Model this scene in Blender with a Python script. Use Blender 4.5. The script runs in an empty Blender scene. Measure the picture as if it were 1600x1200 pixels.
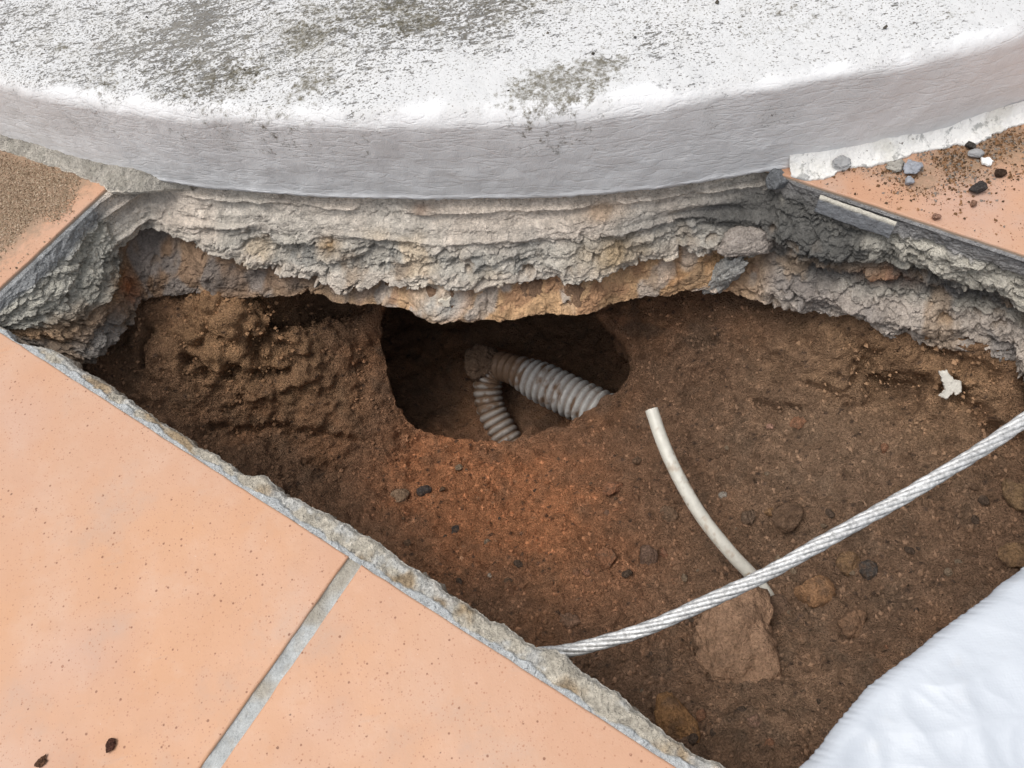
import bpy, math, random
import numpy as np
from mathutils import Matrix, Vector

# ------------------------------------------------------------------ camera, sky, sun, exposure
sc = bpy.context.scene
F = 1157.0; CAM_H = 0.45
def _rel(px, py): return np.array([px - 800.0, 600.0 - py, -F])
_up = np.cross(_rel(-2110, -831), _rel(2473, -1867)); _up /= np.linalg.norm(_up)
if _up[1] < 0: _up = -_up
_f = np.array([0, 0, -1.0]); _Y = _f - _f @ _up * _up; _Y /= np.linalg.norm(_Y)
ROT = np.array([np.cross(_Y, _up), _Y, _up])
CAM = np.array([0, 0, CAM_H])
cd = bpy.data.cameras.new('camera'); cam = bpy.data.objects.new('camera', cd); sc.collection.objects.link(cam)
cd.sensor_width = 36; cd.lens = F / 1600 * 36; cd.clip_start = 0.01; cd.clip_end = 100
cam.matrix_world = Matrix.Translation(CAM) @ Matrix(ROT.tolist()).to_4x4()
sc.camera = cam

SUN_EL, SUN_AZ = 70.0, -85.0        # azimuth measured from +Y, positive towards +X
w = bpy.data.worlds.new('World'); sc.world = w; w.use_nodes = True
nt = w.node_tree; nt.nodes.clear()
so = nt.nodes.new('ShaderNodeOutputWorld'); bg = nt.nodes.new('ShaderNodeBackground'); sk = nt.nodes.new('ShaderNodeTexSky')
sk.sky_type = 'NISHITA'; sk.sun_disc = False; sk.sun_elevation = math.radians(SUN_EL); sk.sun_rotation = math.radians(SUN_AZ)
sk.dust_density = 4.0; sk.ozone_density = 1.0; sk.air_density = 1.0
bg.inputs[1].default_value = 0.15
hs = nt.nodes.new('ShaderNodeHueSaturation'); hs.inputs['Saturation'].default_value = .28      # cloud-veiled sky
nt.links.new(sk.outputs[0], hs.inputs['Color']); nt.links.new(hs.outputs[0], bg.inputs[0]); nt.links.new(bg.outputs[0], so.inputs[0])
sd = bpy.data.lights.new('sun', 'SUN'); sd.energy = 1.1; sd.angle = math.radians(38); sd.color = (1, .95, .88)
sun = bpy.data.objects.new('sun', sd); sc.collection.objects.link(sun)
_d = Vector((math.sin(math.radians(SUN_AZ)) * math.cos(math.radians(SUN_EL)), math.cos(math.radians(SUN_AZ)) * math.cos(math.radians(SUN_EL)), math.sin(math.radians(SUN_EL))))
sun.rotation_euler = _d.to_track_quat('Z', 'Y').to_euler()
sc.view_settings.view_transform = 'Standard'; sc.view_settings.look = 'None'; sc.view_settings.gamma = 1
sc.view_settings.exposure = 0.28
sc.cycles.use_denoising = True
sc.cycles.max_bounces = 6; sc.cycles.diffuse_bounces = 4

# ------------------------------------------------------------------ helpers
E1 = np.array([.7316, -.6817]); E2 = np.array([.6817, .7316])     # along / across the tile rows
def S2W(s, t): return s * E1[0] + t * E2[0], s * E1[1] + t * E2[1]
def W2S(x, y): return x * E1[0] + y * E1[1], x * E2[0] + y * E2[1]
def ray(px, py): d = ROT @ _rel(px, py); return d / np.linalg.norm(d)
def at(px, py, z=0.0):
    d = ray(px, py); return CAM + (z - CAM_H) / d[2] * d
CX, CY, CR = 0.33268, 1.65948, 1.26974                             # the round step

def _h(ix, iy, iz, seed):
    h = (ix.astype(np.int64) * 73856093) ^ (iy.astype(np.int64) * 19349663) ^ (iz.astype(np.int64) * 83492791) ^ (seed * 2654435761)
    h &= 0xffffffff
    h ^= h >> 16; h = (h * 0x45d9f3b) & 0xffffffff; h ^= h >> 16; h = (h * 0x45d9f3b) & 0xffffffff; h ^= h >> 16
    return h
def vnoise(p, seed=0):
    """gradient noise, about -1..1"""
    p = np.asarray(p, float); i = np.floor(p).astype(np.int64); f = p - i; u = f * f * f * (f * (f * 6 - 15) + 10)
    out = 0
    for dx in (0, 1):
        for dy in (0, 1):
            for dz in (0, 1):
                h = _h(i[..., 0] + dx, i[..., 1] + dy, i[..., 2] + dz, seed)
                gx = ((h & 1023) / 511.5 - 1); gy = (((h >> 10) & 1023) / 511.5 - 1); gz = (((h >> 20) & 1023) / 511.5 - 1)
                d = gx * (f[..., 0] - dx) + gy * (f[..., 1] - dy) + gz * (f[..., 2] - dz)
                wx = u[..., 0] if dx else 1 - u[..., 0]; wy = u[..., 1] if dy else 1 - u[..., 1]; wz = u[..., 2] if dz else 1 - u[..., 2]
                out = out + d * wx * wy * wz
    return out * 1.4
def fbm(p, scale, octaves=4, seed=0, gain=.5):
    p = np.asarray(p, float) * scale; a = 1; s = 0; n = 0
    for k in range(octaves):
        s = s + a * vnoise(p + 17.3 * k, seed + k); n += a; a *= gain; p = p * 2.03
    return s / n * 1.5
def ridged(p, scale, octaves=3, seed=0):
    p = np.asarray(p, float) * scale; a = 1; s = 0; n = 0
    for k in range(octaves):
        s = s + a * (1 - np.abs(vnoise(p + 9.1 * k, seed + k)) * 2.2); n += a; a *= .5; p = p * 2.1
    return s / n
def worley(p, scale, seed=0):
    p = np.asarray(p, float) * scale; i = np.floor(p).astype(np.int64)
    f1 = np.full(p.shape[:-1], 9.); f2 = f1.copy(); cid = np.zeros(p.shape[:-1])
    for dx in (-1, 0, 1):
        for dy in (-1, 0, 1):
            for dz in (-1, 0, 1):
                c = i + np.array([dx, dy, dz]); h = _h(c[..., 0], c[..., 1], c[..., 2], seed)
                q = c + np.stack([(h & 1023) / 1023., ((h >> 10) & 1023) / 1023., ((h >> 20) & 1023) / 1023.], -1)
                d = np.sqrt(((p - q) ** 2).sum(-1)); r = ((h >> 5) & 4095) / 4095.
                m = d < f1; f2 = np.where(m, f1, np.minimum(f2, d)); cid = np.where(m, r, cid); f1 = np.where(m, d, f1)
    return f1, f2, cid
def facets(p, scale, seed=0):
    """tilted-facet cells: height and distance to the cell edge"""
    p = np.asarray(p, float) * scale; i = np.floor(p).astype(np.int64)
    f1 = np.full(p.shape[:-1], 9.); f2 = f1.copy(); h_ = np.zeros(p.shape[:-1])
    for dx in (-1, 0, 1):
        for dy in (-1, 0, 1):
            for dz in (-1, 0, 1):
                c = i + np.array([dx, dy, dz]); h = _h(c[..., 0], c[..., 1], c[..., 2], seed); k = _h(c[..., 0], c[..., 1], c[..., 2], seed + 77)
                q = c + np.stack([(h & 1023) / 1023., ((h >> 10) & 1023) / 1023., ((h >> 20) & 1023) / 1023.], -1); v = p - q
                d = np.sqrt((v ** 2).sum(-1)); g = np.stack([(k & 1023) / 511.5 - 1, ((k >> 10) & 1023) / 511.5 - 1, ((k >> 20) & 1023) / 511.5 - 1], -1)
                hh = ((h >> 5) & 4095) / 4095. - .5 + (g * v).sum(-1) * .9
                m = d < f1; f2 = np.where(m, f1, np.minimum(f2, d)); h_ = np.where(m, hh, h_); f1 = np.where(m, d, f1)
    return h_, f2 - f1
def sstep(a, b, x): t = np.clip((x - a) / (b - a), 0, 1); return t * t * (3 - 2 * t)
def mixc(a, b, m): return a * (1 - m[..., None]) + np.asarray(b) * m[..., None]

def build(name, V, Fc, mat, parent=None, col=None, smooth=True, kind=None):
    """one mesh object from vertex and quad/tri arrays"""
    V = np.asarray(V, np.float32).reshape(-1, 3); me = bpy.data.meshes.new(name)
    if isinstance(Fc, np.ndarray):
        n, k = Fc.shape
        me.vertices.add(len(V)); me.vertices.foreach_set('co', V.ravel())
        me.loops.add(n * k); me.loops.foreach_set('vertex_index', Fc.astype(np.int32).ravel())
        me.polygons.add(n); me.polygons.foreach_set('loop_start', np.arange(0, n * k, k, dtype=np.int32))
        me.update(calc_edges=True)
    else:
        me.from_pydata(V.tolist(), [], Fc)
    me.validate()
    me.polygons.foreach_set('use_smooth', [bool(smooth)] * len(me.polygons))
    if col is not None:
        c = np.ones((len(V), 4), np.float32); c[:, :3] = np.asarray(col).reshape(-1, 3)
        a = me.color_attributes.new('Col', 'FLOAT_COLOR', 'POINT'); a.data.foreach_set('color', c.ravel())
    me.materials.append(mat); me.update()
    o = bpy.data.objects.new(name, me); sc.collection.objects.link(o)
    if parent: o.parent = parent
    if kind: o['kind'] = kind
    return o
def drop_faces(V, Fq):
    """compact vertices to the faces kept"""
    used = np.unique(Fq); m = np.full(len(V), -1); m[used] = np.arange(len(used)); return used, m[Fq]
def grid_faces(nu, nv, wrap=False):
    a = np.arange(nu - (0 if wrap else 1)); b = np.arange(nv - 1); A, B = np.meshgrid(a, b, indexing='ij'); A2 = (A + 1) % nu
    return np.stack([A * nv + B, A2 * nv + B, A2 * nv + B + 1, A * nv + B + 1], -1).reshape(-1, 4)
def normals(P):
    du = np.gradient(P, axis=0); dv = np.gradient(P, axis=1); n = np.cross(du, dv); return n / (np.linalg.norm(n, axis=-1, keepdims=True) + 1e-12)
def tag(o, label, cat, group=None):
    o['label'] = label; o['category'] = cat
    if group: o['group'] = group
    return o
def empty(name, loc, label, cat, group=None):
    o = bpy.data.objects.new(name, None); o.location = loc; o.empty_display_size = .02; sc.collection.objects.link(o); return tag(o, label, cat, group)
def reparent(o, root):
    """keep world position under an Empty"""
    o.parent = root; o.matrix_parent_inverse = Matrix.Translation(root.location).inverted(); return o

# ------------------------------------------------------------------ materials
def mat(name, base=(.5, .5, .5), rough=.9, attr=False, var=None, bumps=(), metallic=0, spec=.5):
    """var: list of (scale, low, high, detail) multiplying the colour; bumps: list of (scale, distance, detail)"""
    m = bpy.data.materials.new(name); m.use_nodes = True; n = m.node_tree.nodes; L = m.node_tree.links
    b = n['Principled BSDF']; b.inputs['Roughness'].default_value = rough; b.inputs['Metallic'].default_value = metallic
    b.inputs['Specular IOR Level'].default_value = spec
    tc = n.new('ShaderNodeTexCoord')
    if attr:
        a = n.new('ShaderNodeVertexColor'); a.layer_name = 'Col'; c = a.outputs[0]
    else:
        a = n.new('ShaderNodeRGB'); a.outputs[0].default_value = (*base, 1); c = a.outputs[0]
    for (s, lo, hi, det) in (var or []):
        t = n.new('ShaderNodeTexNoise'); t.inputs['Scale'].default_value = s; t.inputs['Detail'].default_value = det; t.inputs['Roughness'].default_value = .65
        L.new(tc.outputs['Object'], t.inputs['Vector'])
        r = n.new('ShaderNodeMapRange'); r.inputs[1].default_value = .3; r.inputs[2].default_value = .7; r.inputs[3].default_value = lo; r.inputs[4].default_value = hi
        L.new(t.outputs[0], r.inputs[0])
        v = n.new('ShaderNodeVectorMath'); v.operation = 'SCALE'; L.new(c, v.inputs[0]); L.new(r.outputs[0], v.inputs['Scale']); c = v.outputs[0]
    L.new(c, b.inputs['Base Color'])
    prev = None
    for (s, dist, det) in bumps:
        t = n.new('ShaderNodeTexNoise'); t.inputs['Scale'].default_value = s; t.inputs['Detail'].default_value = det; t.inputs['Roughness'].default_value = .6
        L.new(tc.outputs['Object'], t.inputs['Vector'])
        bp = n.new('ShaderNodeBump'); bp.inputs['Distance'].default_value = dist; L.new(t.outputs[0], bp.inputs['Height'])
        if prev: L.new(prev, bp.inputs['Normal'])
        prev = bp.outputs[0]
    if prev: L.new(prev, b.inputs['Normal'])
    m['c'] = 1
    return m
class N:
    """tiny node-graph helper"""
    def __init__(s, m): s.m = m; s.n = m.node_tree.nodes; s.L = m.node_tree.links
    def new(s, t, **k):
        x = s.n.new(t)
        for a, b in k.items(): setattr(x, a, b)
        return x
    def put(s, x, i, v):
        if hasattr(v, 'links') or isinstance(v, bpy.types.NodeSocket): s.L.new(v, x.inputs[i])
        else: x.inputs[i].default_value = v
    def math(s, op, a, b=0., clamp=False):
        x = s.new('ShaderNodeMath', operation=op, use_clamp=clamp); s.put(x, 0, a); s.put(x, 1, b); return x.outputs[0]
    def noise(s, vec, scale, det=3, rough=.6):
        x = s.new('ShaderNodeTexNoise'); s.put(x, 'Vector', vec); s.put(x, 'Scale', scale); s.put(x, 'Detail', det); s.put(x, 'Roughness', rough); return x.outputs[0]
    def rng(s, v, a, b, c=0., d=1.):
        x = s.new('ShaderNodeMapRange'); s.put(x, 0, v); s.put(x, 1, a); s.put(x, 2, b); s.put(x, 3, c); s.put(x, 4, d); return x.outputs[0]
    def mix(s, f, a, b):
        x = s.new('ShaderNodeMix', data_type='RGBA'); s.put(x, 0, f); s.put(x, 6, a); s.put(x, 7, b); return x.outputs[2]
    def mapping(s, vec, scale=(1, 1, 1), rot=(0, 0, 0)):
        x = s.new('ShaderNodeMapping'); s.put(x, 'Vector', vec); s.put(x, 'Scale', scale); s.put(x, 'Rotation', rot); return x.outputs[0]
    def bump(s, h, dist, normal=None):
        x = s.new('ShaderNodeBump'); s.put(x, 'Distance', dist); s.put(x, 'Height', h)
        if normal is not None: s.put(x, 'Normal', normal)
        return x.outputs[0]

def tile_mat():
    m = bpy.data.materials.new('glazed_terracotta'); m.use_nodes = True; g = N(m); b = g.n['Principled BSDF']
    co = g.new('ShaderNodeTexCoord').outputs['Object']
    attr = g.new('ShaderNodeVertexColor'); attr.layer_name = 'Col'
    c = g.mix(g.rng(g.noise(co, 9, 3), .35, .65), (.50, .28, .175, 1), (.52, .32, .215, 1))
    c = g.mix(g.rng(g.noise(co, 5, 2), .5, .68), c, (.51, .335, .26, 1))
    c = g.mix(g.math('MULTIPLY', g.rng(g.noise(co, 4.3, 4), .46, .60), .7), c, (.54, .285, .15, 1)); c = g.mix(g.math('MULTIPLY', g.rng(g.noise(co, 26, 5, .65), .50, .66), .35), c, (.55, .375, .28, 1)); c = g.mix(g.math('MULTIPLY', g.rng(g.noise(co, 42, 6, .7), .58, .72), .30), c, (.42, .24, .15, 1))
    # faint grey smudges
    sm = g.math('MULTIPLY', g.rng(g.noise(co, 15, 6, .62), .54, .72), .42)
    c = g.mix(sm, c, (.40, .33, .29, 1))
    scf = g.noise(g.mapping(co, (14, 150, 60), (0, 0, .9)), 1, 4, .6); c = g.mix(g.math('MULTIPLY', g.math('MULTIPLY', g.rng(scf, .62, .72), g.rng(g.noise(co, 17, 2), .5, .62)), .35), c, (.36, .31, .28, 1))
    pal = g.noise(co, 300, 3, .7); c = g.mix(g.math('MULTIPLY', g.rng(pal, .70, .76), .6), c, (.66, .55, .47, 1))
    # fine grain
    c = g.mix(g.math('MULTIPLY', g.rng(g.noise(co, 900, 2), .45, .75), .25), c, (.55, .30, .18, 1))
    # iron specks: voronoi cells, a random few of them, clustered
    for sc_, thr, rad, colr in ((260, .72, .19, (.20, .08, .04, 1)), (120, .86, .09, (.15, .065, .035, 1)), (480, .68, .26, (.38, .18, .10, 1)), (760, .66, .3, (.42, .21, .13, 1)), (60, .93, .055, (.12, .06, .035, 1))):
        v = g.new('ShaderNodeTexVoronoi'); g.put(v, 'Vector', co); g.put(v, 'Scale', sc_)
        hs = g.new('ShaderNodeSeparateColor'); g.L.new(v.outputs['Color'], hs.inputs[0])
        keep = g.math('GREATER_THAN', hs.outputs[0], g.math('SUBTRACT', thr + .17, g.math('MULTIPLY', g.noise(co, 22, 2), .3)))
        dd = g.math('ADD', v.outputs['Distance'], g.math('MULTIPLY', g.math('SUBTRACT', g.noise(co, 1200, 2), .5), .14))
        spot = g.rng(dd, g.math('MULTIPLY', hs.outputs[1], rad * .9), g.math('ADD', rad * .45, g.math('MULTIPLY', hs.outputs[1], rad)), 1, 0)
        c = g.mix(g.math('MULTIPLY', g.math('MULTIPLY', spot, keep), .85), c, colr)
    # brown dust film, by vertex attribute (alpha in the red channel)
    sep = g.new('ShaderNodeSeparateColor'); g.L.new(attr.outputs[0], sep.inputs[0])
    dust = g.rng(g.math('ADD', sep.outputs[0], g.math('MULTIPLY', g.math('SUBTRACT', g.noise(co, 160, 5, .7), .5), 1.3)), .35, .75)
    dust = g.math('MULTIPLY', dust, sep.outputs[1])
    c = g.mix(dust, c, g.mix(g.noise(co, 500, 3), (.17, .11, .07, 1), (.42, .29, .19, 1)))
    # fired clay on the broken flank
    geo = g.new('ShaderNodeNewGeometry'); sn = g.new('ShaderNodeSeparateXYZ'); g.L.new(geo.outputs['Normal'], sn.inputs[0])
    c = g.mix(g.rng(sn.outputs[2], .25, .1), c, (.42, .31, .23, 1))
    g.L.new(c, b.inputs['Base Color'])
    g.put(b, 'Roughness', g.rng(g.noise(co, 30, 3), .3, .7, .42, .62)); b.inputs['Specular IOR Level'].default_value = .35
    h = g.bump(g.noise(co, 60, 3), .0006); h = g.bump(g.noise(co, 700, 2), .00012, h); g.L.new(h, b.inputs['Normal'])
    return m

def paint_mat():
    m = bpy.data.materials.new('weathered_white_paint'); m.use_nodes = True; g = N(m); b = g.n['Principled BSDF']
    co = g.new('ShaderNodeTexCoord').outputs['Object']
    at_ = g.new('ShaderNodeVertexColor'); at_.layer_name = 'Col'; sep = g.new('ShaderNodeSeparateColor'); g.L.new(at_.outputs[0], sep.inputs[0])
    moss, flat, streak = sep.outputs[0], sep.outputs[1], sep.outputs[2]
    c = g.mix(g.rng(g.noise(co, 14, 4), .4, .7), (.765, .77, .775, 1), (.715, .72, .725, 1))
    c = g.mix(g.math('MULTIPLY', flat, .72), c, (.55, .55, .545, 1))
    # flecked dirt lying in the brush strokes, only on the tread
    st_ = g.mapping(co, (85, 230, 120), (0, 0, math.radians(24)))
    f1 = g.noise(st_, 1, 5, .72)
    st2 = g.mapping(co, (330, 420, 300), (0, 0, math.radians(-20))); f2 = g.noise(st2, 1, 3, .6)
    big = g.noise(co, 9, 6, .65)
    thr = g.math('SUBTRACT', .640, g.math('MULTIPLY', streak, .11))
    thr = g.math('SUBTRACT', thr, g.math('MULTIPLY', g.math('SUBTRACT', big, .5), .42))
    fleck = g.math('MAXIMUM', g.rng(g.math('SUBTRACT', f1, thr), -.01, .05), g.rng(g.math('SUBTRACT', f2, g.math('ADD', thr, .015)), 0., .05))
    fleck = g.math('MULTIPLY', fleck, flat)
    c = g.mix(g.math('MULTIPLY', fleck, .86), c, g.mix(g.noise(co, 80, 2), (.055, .05, .04, 1), (.19, .17, .14, 1)))
    f3 = g.noise(g.mapping(co, (560, 700, 560), (0, 0, .4)), 1, 2, .5); dots = g.math('MULTIPLY', g.rng(g.math('ADD', f3, g.math('MULTIPLY', g.math('ADD', streak, g.math('SUBTRACT', big, .5)), .10)), .615, .66), flat)
    c = g.mix(g.math('MULTIPLY', dots, .8), c, (.13, .115, .09, 1))
    # greyish veil of grime
    veil = g.math('MULTIPLY', g.rng(g.math('ADD', g.noise(co, 30, 6, .7), g.math('MULTIPLY', streak, .16)), .56, .74), flat)
    c = g.mix(g.math('MULTIPLY', veil, .22), c, (.40, .38, .33, 1))
    # olive moss patches
    mo = g.rng(g.math('ADD', moss, g.math('MULTIPLY', g.math('SUBTRACT', g.noise(co, 120, 7, .8), .5), 2.4)), .38, .7)
    mo = g.math('MULTIPLY', mo, g.rng(moss, .01, .18)); mo = g.math('MULTIPLY', mo, g.rng(g.noise(co, 240, 6, .8), .36, .58, .25, 1))
    c = g.mix(g.math('MULTIPLY', mo, .9), c, g.mix(g.noise(co, 260, 3), (.035, .03, .018, 1), (.17, .145, .085, 1)))
    g.L.new(c, b.inputs['Base Color']); b.inputs['Roughness'].default_value = .55; b.inputs['Specular IOR Level'].default_value = .3
    h = g.bump(g.noise(co, 25, 3), .0022)
    h = g.bump(g.noise(g.mapping(co, (90, 90, 60), (0, 0, .5)), 1, 4, .5), .0011, h)
    ri = g.math('ABSOLUTE', g.math('SUBTRACT', g.noise(g.mapping(co, (30, 45, 130), (.3, .2, .5)), 1, 3, .5), .5))
    h = g.bump(g.rng(ri, 0, .05), .00022, h)
    h = g.bump(g.math('SUBTRACT', 1, g.math('MULTIPLY', fleck, 1.)), .0006, h)
    h = g.bump(g.noise(co, 900, 2), .0003, h)
    g.L.new(h, b.inputs['Normal'])
    return m

def rocky(name, rough=.95):
    return mat(name, attr=True, rough=rough, spec=.2, var=[(420, .72, 1.25, 4), (90, .85, 1.15, 3)], bumps=[(180, .004, 4), (700, .0016, 3)])
M_TILE = tile_mat(); M_PAINT = paint_mat(); M_BED = rocky('broken_mortar'); 
M_SOIL = mat('damp_soil', attr=True, rough=.97, spec=.12, var=[(600, .70, 1.28, 4), (110, .84, 1.16, 4)], bumps=[(140, .005, 6), (560, .0032, 3)])
M_GROUT = mat('grey_grout', attr=True, rough=.9, spec=.2, var=[(120, .85, 1.12, 5), (800, .85, 1.12, 2)], bumps=[(220, .0015, 4), (900, .0006, 2)])
M_STONE = mat('stone', attr=True, rough=.95, spec=.15, var=[(500, .65, 1.2, 4), (120, .7, 1.12, 4)], bumps=[(200, .004, 5), (700, .0022, 3)])
M_CRUMB = mat('sandy_crumbs', attr=True, rough=.95, spec=.1)
M_CHIP = mat('plaster_chip', attr=True, rough=.7, var=[(300, .85, 1.1, 3)], bumps=[(300, .001, 3)])

# ------------------------------------------------------------------ soil
# (pixel x, pixel y, height) of points on the dug surface
ctl = [(900, 800, -.235), (800, 730, -.262), (700, 730, -.255), (620, 850, -.225), (900, 950, -.195), (900, 1040, -.175), (1050, 1150, -.14),
       (1200, 900, -.195), (1150, 1000, -.185), (1000, 780, -.23), (1020, 650, -.215), (1100, 600, -.195), (1150, 470, -.14), (1080, 500, -.16), (1300, 700, -.175), (1260, 560, -.15),
       (1550, 800, -.145), (1300, 1100, -.135), (1200, 1190, -.125), (1500, 950, -.125), (1400, 850, -.165), (1500, 560, -.105), (1400, 530, -.108), (1600, 700, -.135),
       (1600, 600, -.11), (1390, 600, -.15), (1310, 505, -.115), (1400, 700, -.155),
       (400, 650, -.19), (500, 620, -.205), (550, 540, -.185), (300, 550, -.14), (230, 490, -.112), (330, 480, -.115), (400, 475, -.118), (530, 475, -.178), (180, 570, -.118),
       (350, 720, -.185), (250, 640, -.15), (480, 720, -.215), (560, 760, -.235), (600, 620, -.225), (600, 520, -.19), (450, 540, -.15), (590, 480, -.165),
       (640, 690, -.25), (830, 690, -.262), (900, 670, -.25), (960, 620, -.225), (990, 540, -.19), (1000, 480, -.16)]
C = np.array([at(*c) for c in ctl]); cs, ct = W2S(C[:, 0], C[:, 1])
extra = [(-.66, .1, -.09), (-.62, .3, -.11), (-.5, .3, -.115), (-.4, .45, -.125), (-.3, .5, -.13), (-.2, .52, -.13), (0, .55, -.12), (.2, .5, -.1), (.3, .3, -.08), (.3, .1, -.07), (.2, .0, -.07), (.0, -.02, -.1),
         (-.2, -.02, -.14), (-.4, -.02, -.12), (-.6, -.02, -.07), (-.45, .36, -.12), (-.3, .42, -.15), (-.2, .45, -.14), (-.1, .5, -.12)]
E_ = np.array(extra)
cs = np.r_[cs, E_[:, 0]]; ct = np.r_[ct, E_[:, 1]]; cz = np.r_[C[:, 2], E_[:, 2]]
def _tps(r2): return np.where(r2 > 0, r2 * np.log(r2 + 1e-12) * .5, 0)
n_ = len(cs); A = np.zeros((n_ + 3, n_ + 3)); A[:n_, :n_] = _tps((cs[:, None] - cs) ** 2 + (ct[:, None] - ct) ** 2) + np.eye(n_) * 2e-4
A[:n_, n_] = 1; A[:n_, n_ + 1] = cs; A[:n_, n_ + 2] = ct; A[n_:, :n_] = A[:n_, n_:].T
_w = np.linalg.solve(A, np.r_[cz, 0, 0, 0])
def soil_z0(s, t):
    s = np.asarray(s, float); t = np.asarray(t, float); z = _w[n_] + _w[n_ + 1] * s + _w[n_ + 2] * t
    for k in range(n_): z = z + _w[k] * _tps((s - cs[k]) ** 2 + (t - ct[k]) ** 2)
    return z
# explicit cracks and hollows: pixel polylines (points, depth, half width)
def soil_hit(px, py, fn=None):
    fn = fn or soil_z0; d = ray(px, py); r = np.linspace(.3, 1.3, 600); P = CAM + r[:, None] * d; s, t = W2S(P[:, 0], P[:, 1]); k = np.argmax(P[:, 2] < fn(s, t)); return P[k]
cracks = [([(305, 575), (350, 590), (400, 596), (450, 590)], .016, .0035), ([(405, 560), (425, 545), (447, 512), (452, 478)], .026, .006), ([(455, 500), (500, 482), (560, 482)], .022, .012), ([(228, 575), (232, 545), (238, 525)], .014, .003),
          ([(330, 668), (420, 668), (480, 678), (560, 690)], .012, .0035), ([(480, 720), (540, 730)], .01, .003), ([(1180, 628), (1215, 640), (1245, 645)], .009, .003),
          ([(1335, 590), (1370, 615), (1420, 625)], .02, .008), ([(1480, 610), (1520, 640), (1560, 680), (1600, 690)], .018, .005), ([(1270, 600), (1330, 640)], .008, .003),
          ([(440, 590), (470, 565), (490, 560)], .010, .003), ([(360, 640), (400, 610)], .007, .0025), ([(1440, 560), (1500, 570), (1560, 600)], .01, .004)]
CR_ = []
for pts, dep, wid in cracks:
    q = np.array([W2S(*soil_hit(*p)[:2]) for p in pts]); CR_.append((q, dep, wid))
def seg_dist(s, t, q):
    d = np.full(np.shape(s), 9.)
    for a, b in zip(q[:-1], q[1:]):
        ab = b - a; u = np.clip(((s - a[0]) * ab[0] + (t - a[1]) * ab[1]) / (ab @ ab), 0, 1)
        d = np.minimum(d, np.hypot(s - a[0] - u * ab[0], t - a[1] - u * ab[1]))
    return d
blobs_up = [(330, 520, .034, .020), (405, 500, .026, .018), (385, 560, .026, .012), (250, 560, .03, .012), (300, 610, .03, .010), (1420, 545, .05, .014), (1300, 520, .04, .008), (540, 660, .035, .01), (700, 800, .04, .006), (1120, 700, .05, .006)]
BU = [(W2S(*soil_hit(a, b)[:2]), r, h) for a, b, r, h in blobs_up]

# cavity rim, pixels with heights, in order
rim_px = [(592, 500, -.178), (600, 560, -.205), (607, 600, -.218), (618, 645, -.24), (632, 660, -.245), (655, 668, -.25), (690, 684, -.256), (740, 689, -.26), (800, 689, -.262), (850, 684, -.26),
          (885, 668, -.254), (930, 640, -.238), (965, 615, -.225), (985, 590, -.212), (993, 560, -.2), (985, 538, -.19), (960, 500, -.172), (930, 460, -.16), (850, 440, -.155), (760, 440, -.155), (680, 450, -.158), (620, 460, -.162)]
RW = np.array([at(*p) for p in rim_px])
def resample(P, n, closed=True):
    Q = np.vstack([P, P[:1]]) if closed else P
    d = np.r_[0, np.cumsum(np.linalg.norm(np.diff(Q, axis=0), axis=1))]; u = np.linspace(0, d[-1], n + 1 if closed else n)
    if closed: u = u[:-1]
    return np.stack([np.interp(u, d, Q[:, k]) for k in range(Q.shape[1])], -1)
rim = resample(RW, 360)
for _ in range(6): rim = (np.roll(rim, 1, 0) + 2 * rim + np.roll(rim, -1, 0)) / 4
_rc = rim.mean(0); _rd = rim - _rc; _rd[:, 2] = 0; _rd /= np.linalg.norm(_rd, axis=1, keepdims=True)
rim = rim + _rd * (fbm(rim, 45, 3, 71) * .006 + fbm(rim, 160, 2, 75) * .0025)[:, None]
rs, rt = W2S(rim[:, 0], rim[:, 1])
def inside_rim(s, t):
    c = np.zeros(np.shape(s), bool); j = len(rs) - 1
    for i in range(len(rs)):
        m = ((rt[i] > t) != (rt[j] > t)) & (s < (rs[j] - rs[i]) * (t - rt[i]) / (rt[j] - rt[i] + 1e-12) + rs[i]); c ^= m; j = i
    return c
def rim_dist(s, t):
    d = np.full(np.shape(s), 9.); zz = np.zeros(np.shape(s)); idx = np.zeros(np.shape(s), int)
    for i in range(0, len(rs)):
        e = (s - rs[i]) ** 2 + (t - rt[i]) ** 2; m = e < d; d = np.where(m, e, d); idx = np.where(m, i, idx)
    return np.sqrt(d), idx

def soil_detail(P, side):
    """outward displacement of soil at P; side 0..1 = clumpier (left wall)"""
    f1, f2, cid = worley(P + .009 * np.stack([fbm(P, 60, 2, 3), fbm(P, 60, 2, 4), fbm(P, 60, 2, 5)], -1), 25, 11)
    clod = (sstep(0, .35, f2 - f1) * (.4 + cid)) * .010
    g1, g2, gid = worley(P, 120, 12)
    small = np.where(gid > .62, sstep(.55, .1, g1), 0) * .0040 * (1 - .8 * side)
    h1, h2, hid = worley(P, 260, 13)
    tiny = np.where(hid > .5, sstep(.6, .1, h1), 0) * .0018
    ter = fbm(P, 55, 4, 21) * 3; ter = (np.floor(ter) + sstep(.55, 1, ter - np.floor(ter))) / 3
    led = fbm(P * np.array([1, 1, 1.3]), 20, 3, 25) * 3.0; led = (np.floor(led) + sstep(.55, 1, led - np.floor(led))) / 3.0
    d = fbm(P, 14, 4, 31) * .010 + fbm(P, 90, 4, 35) * (.0042 - .0022 * side) + fbm(P, 320, 2, 39) * .0012
    return d + small + tiny * (1 - .4 * side) + side * (clod * .60 + ter * .0030 + led * .007) + (1 - side) * (ter * .003 + clod * .18)

S0, S1, T0, T1, ST = -.66, .26, -.03, .60, .00145
gs = np.arange(S0, S1, ST); gt = np.arange(T0, T1, ST); SS, TT = np.meshgrid(gs, gt, indexing='ij')
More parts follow.
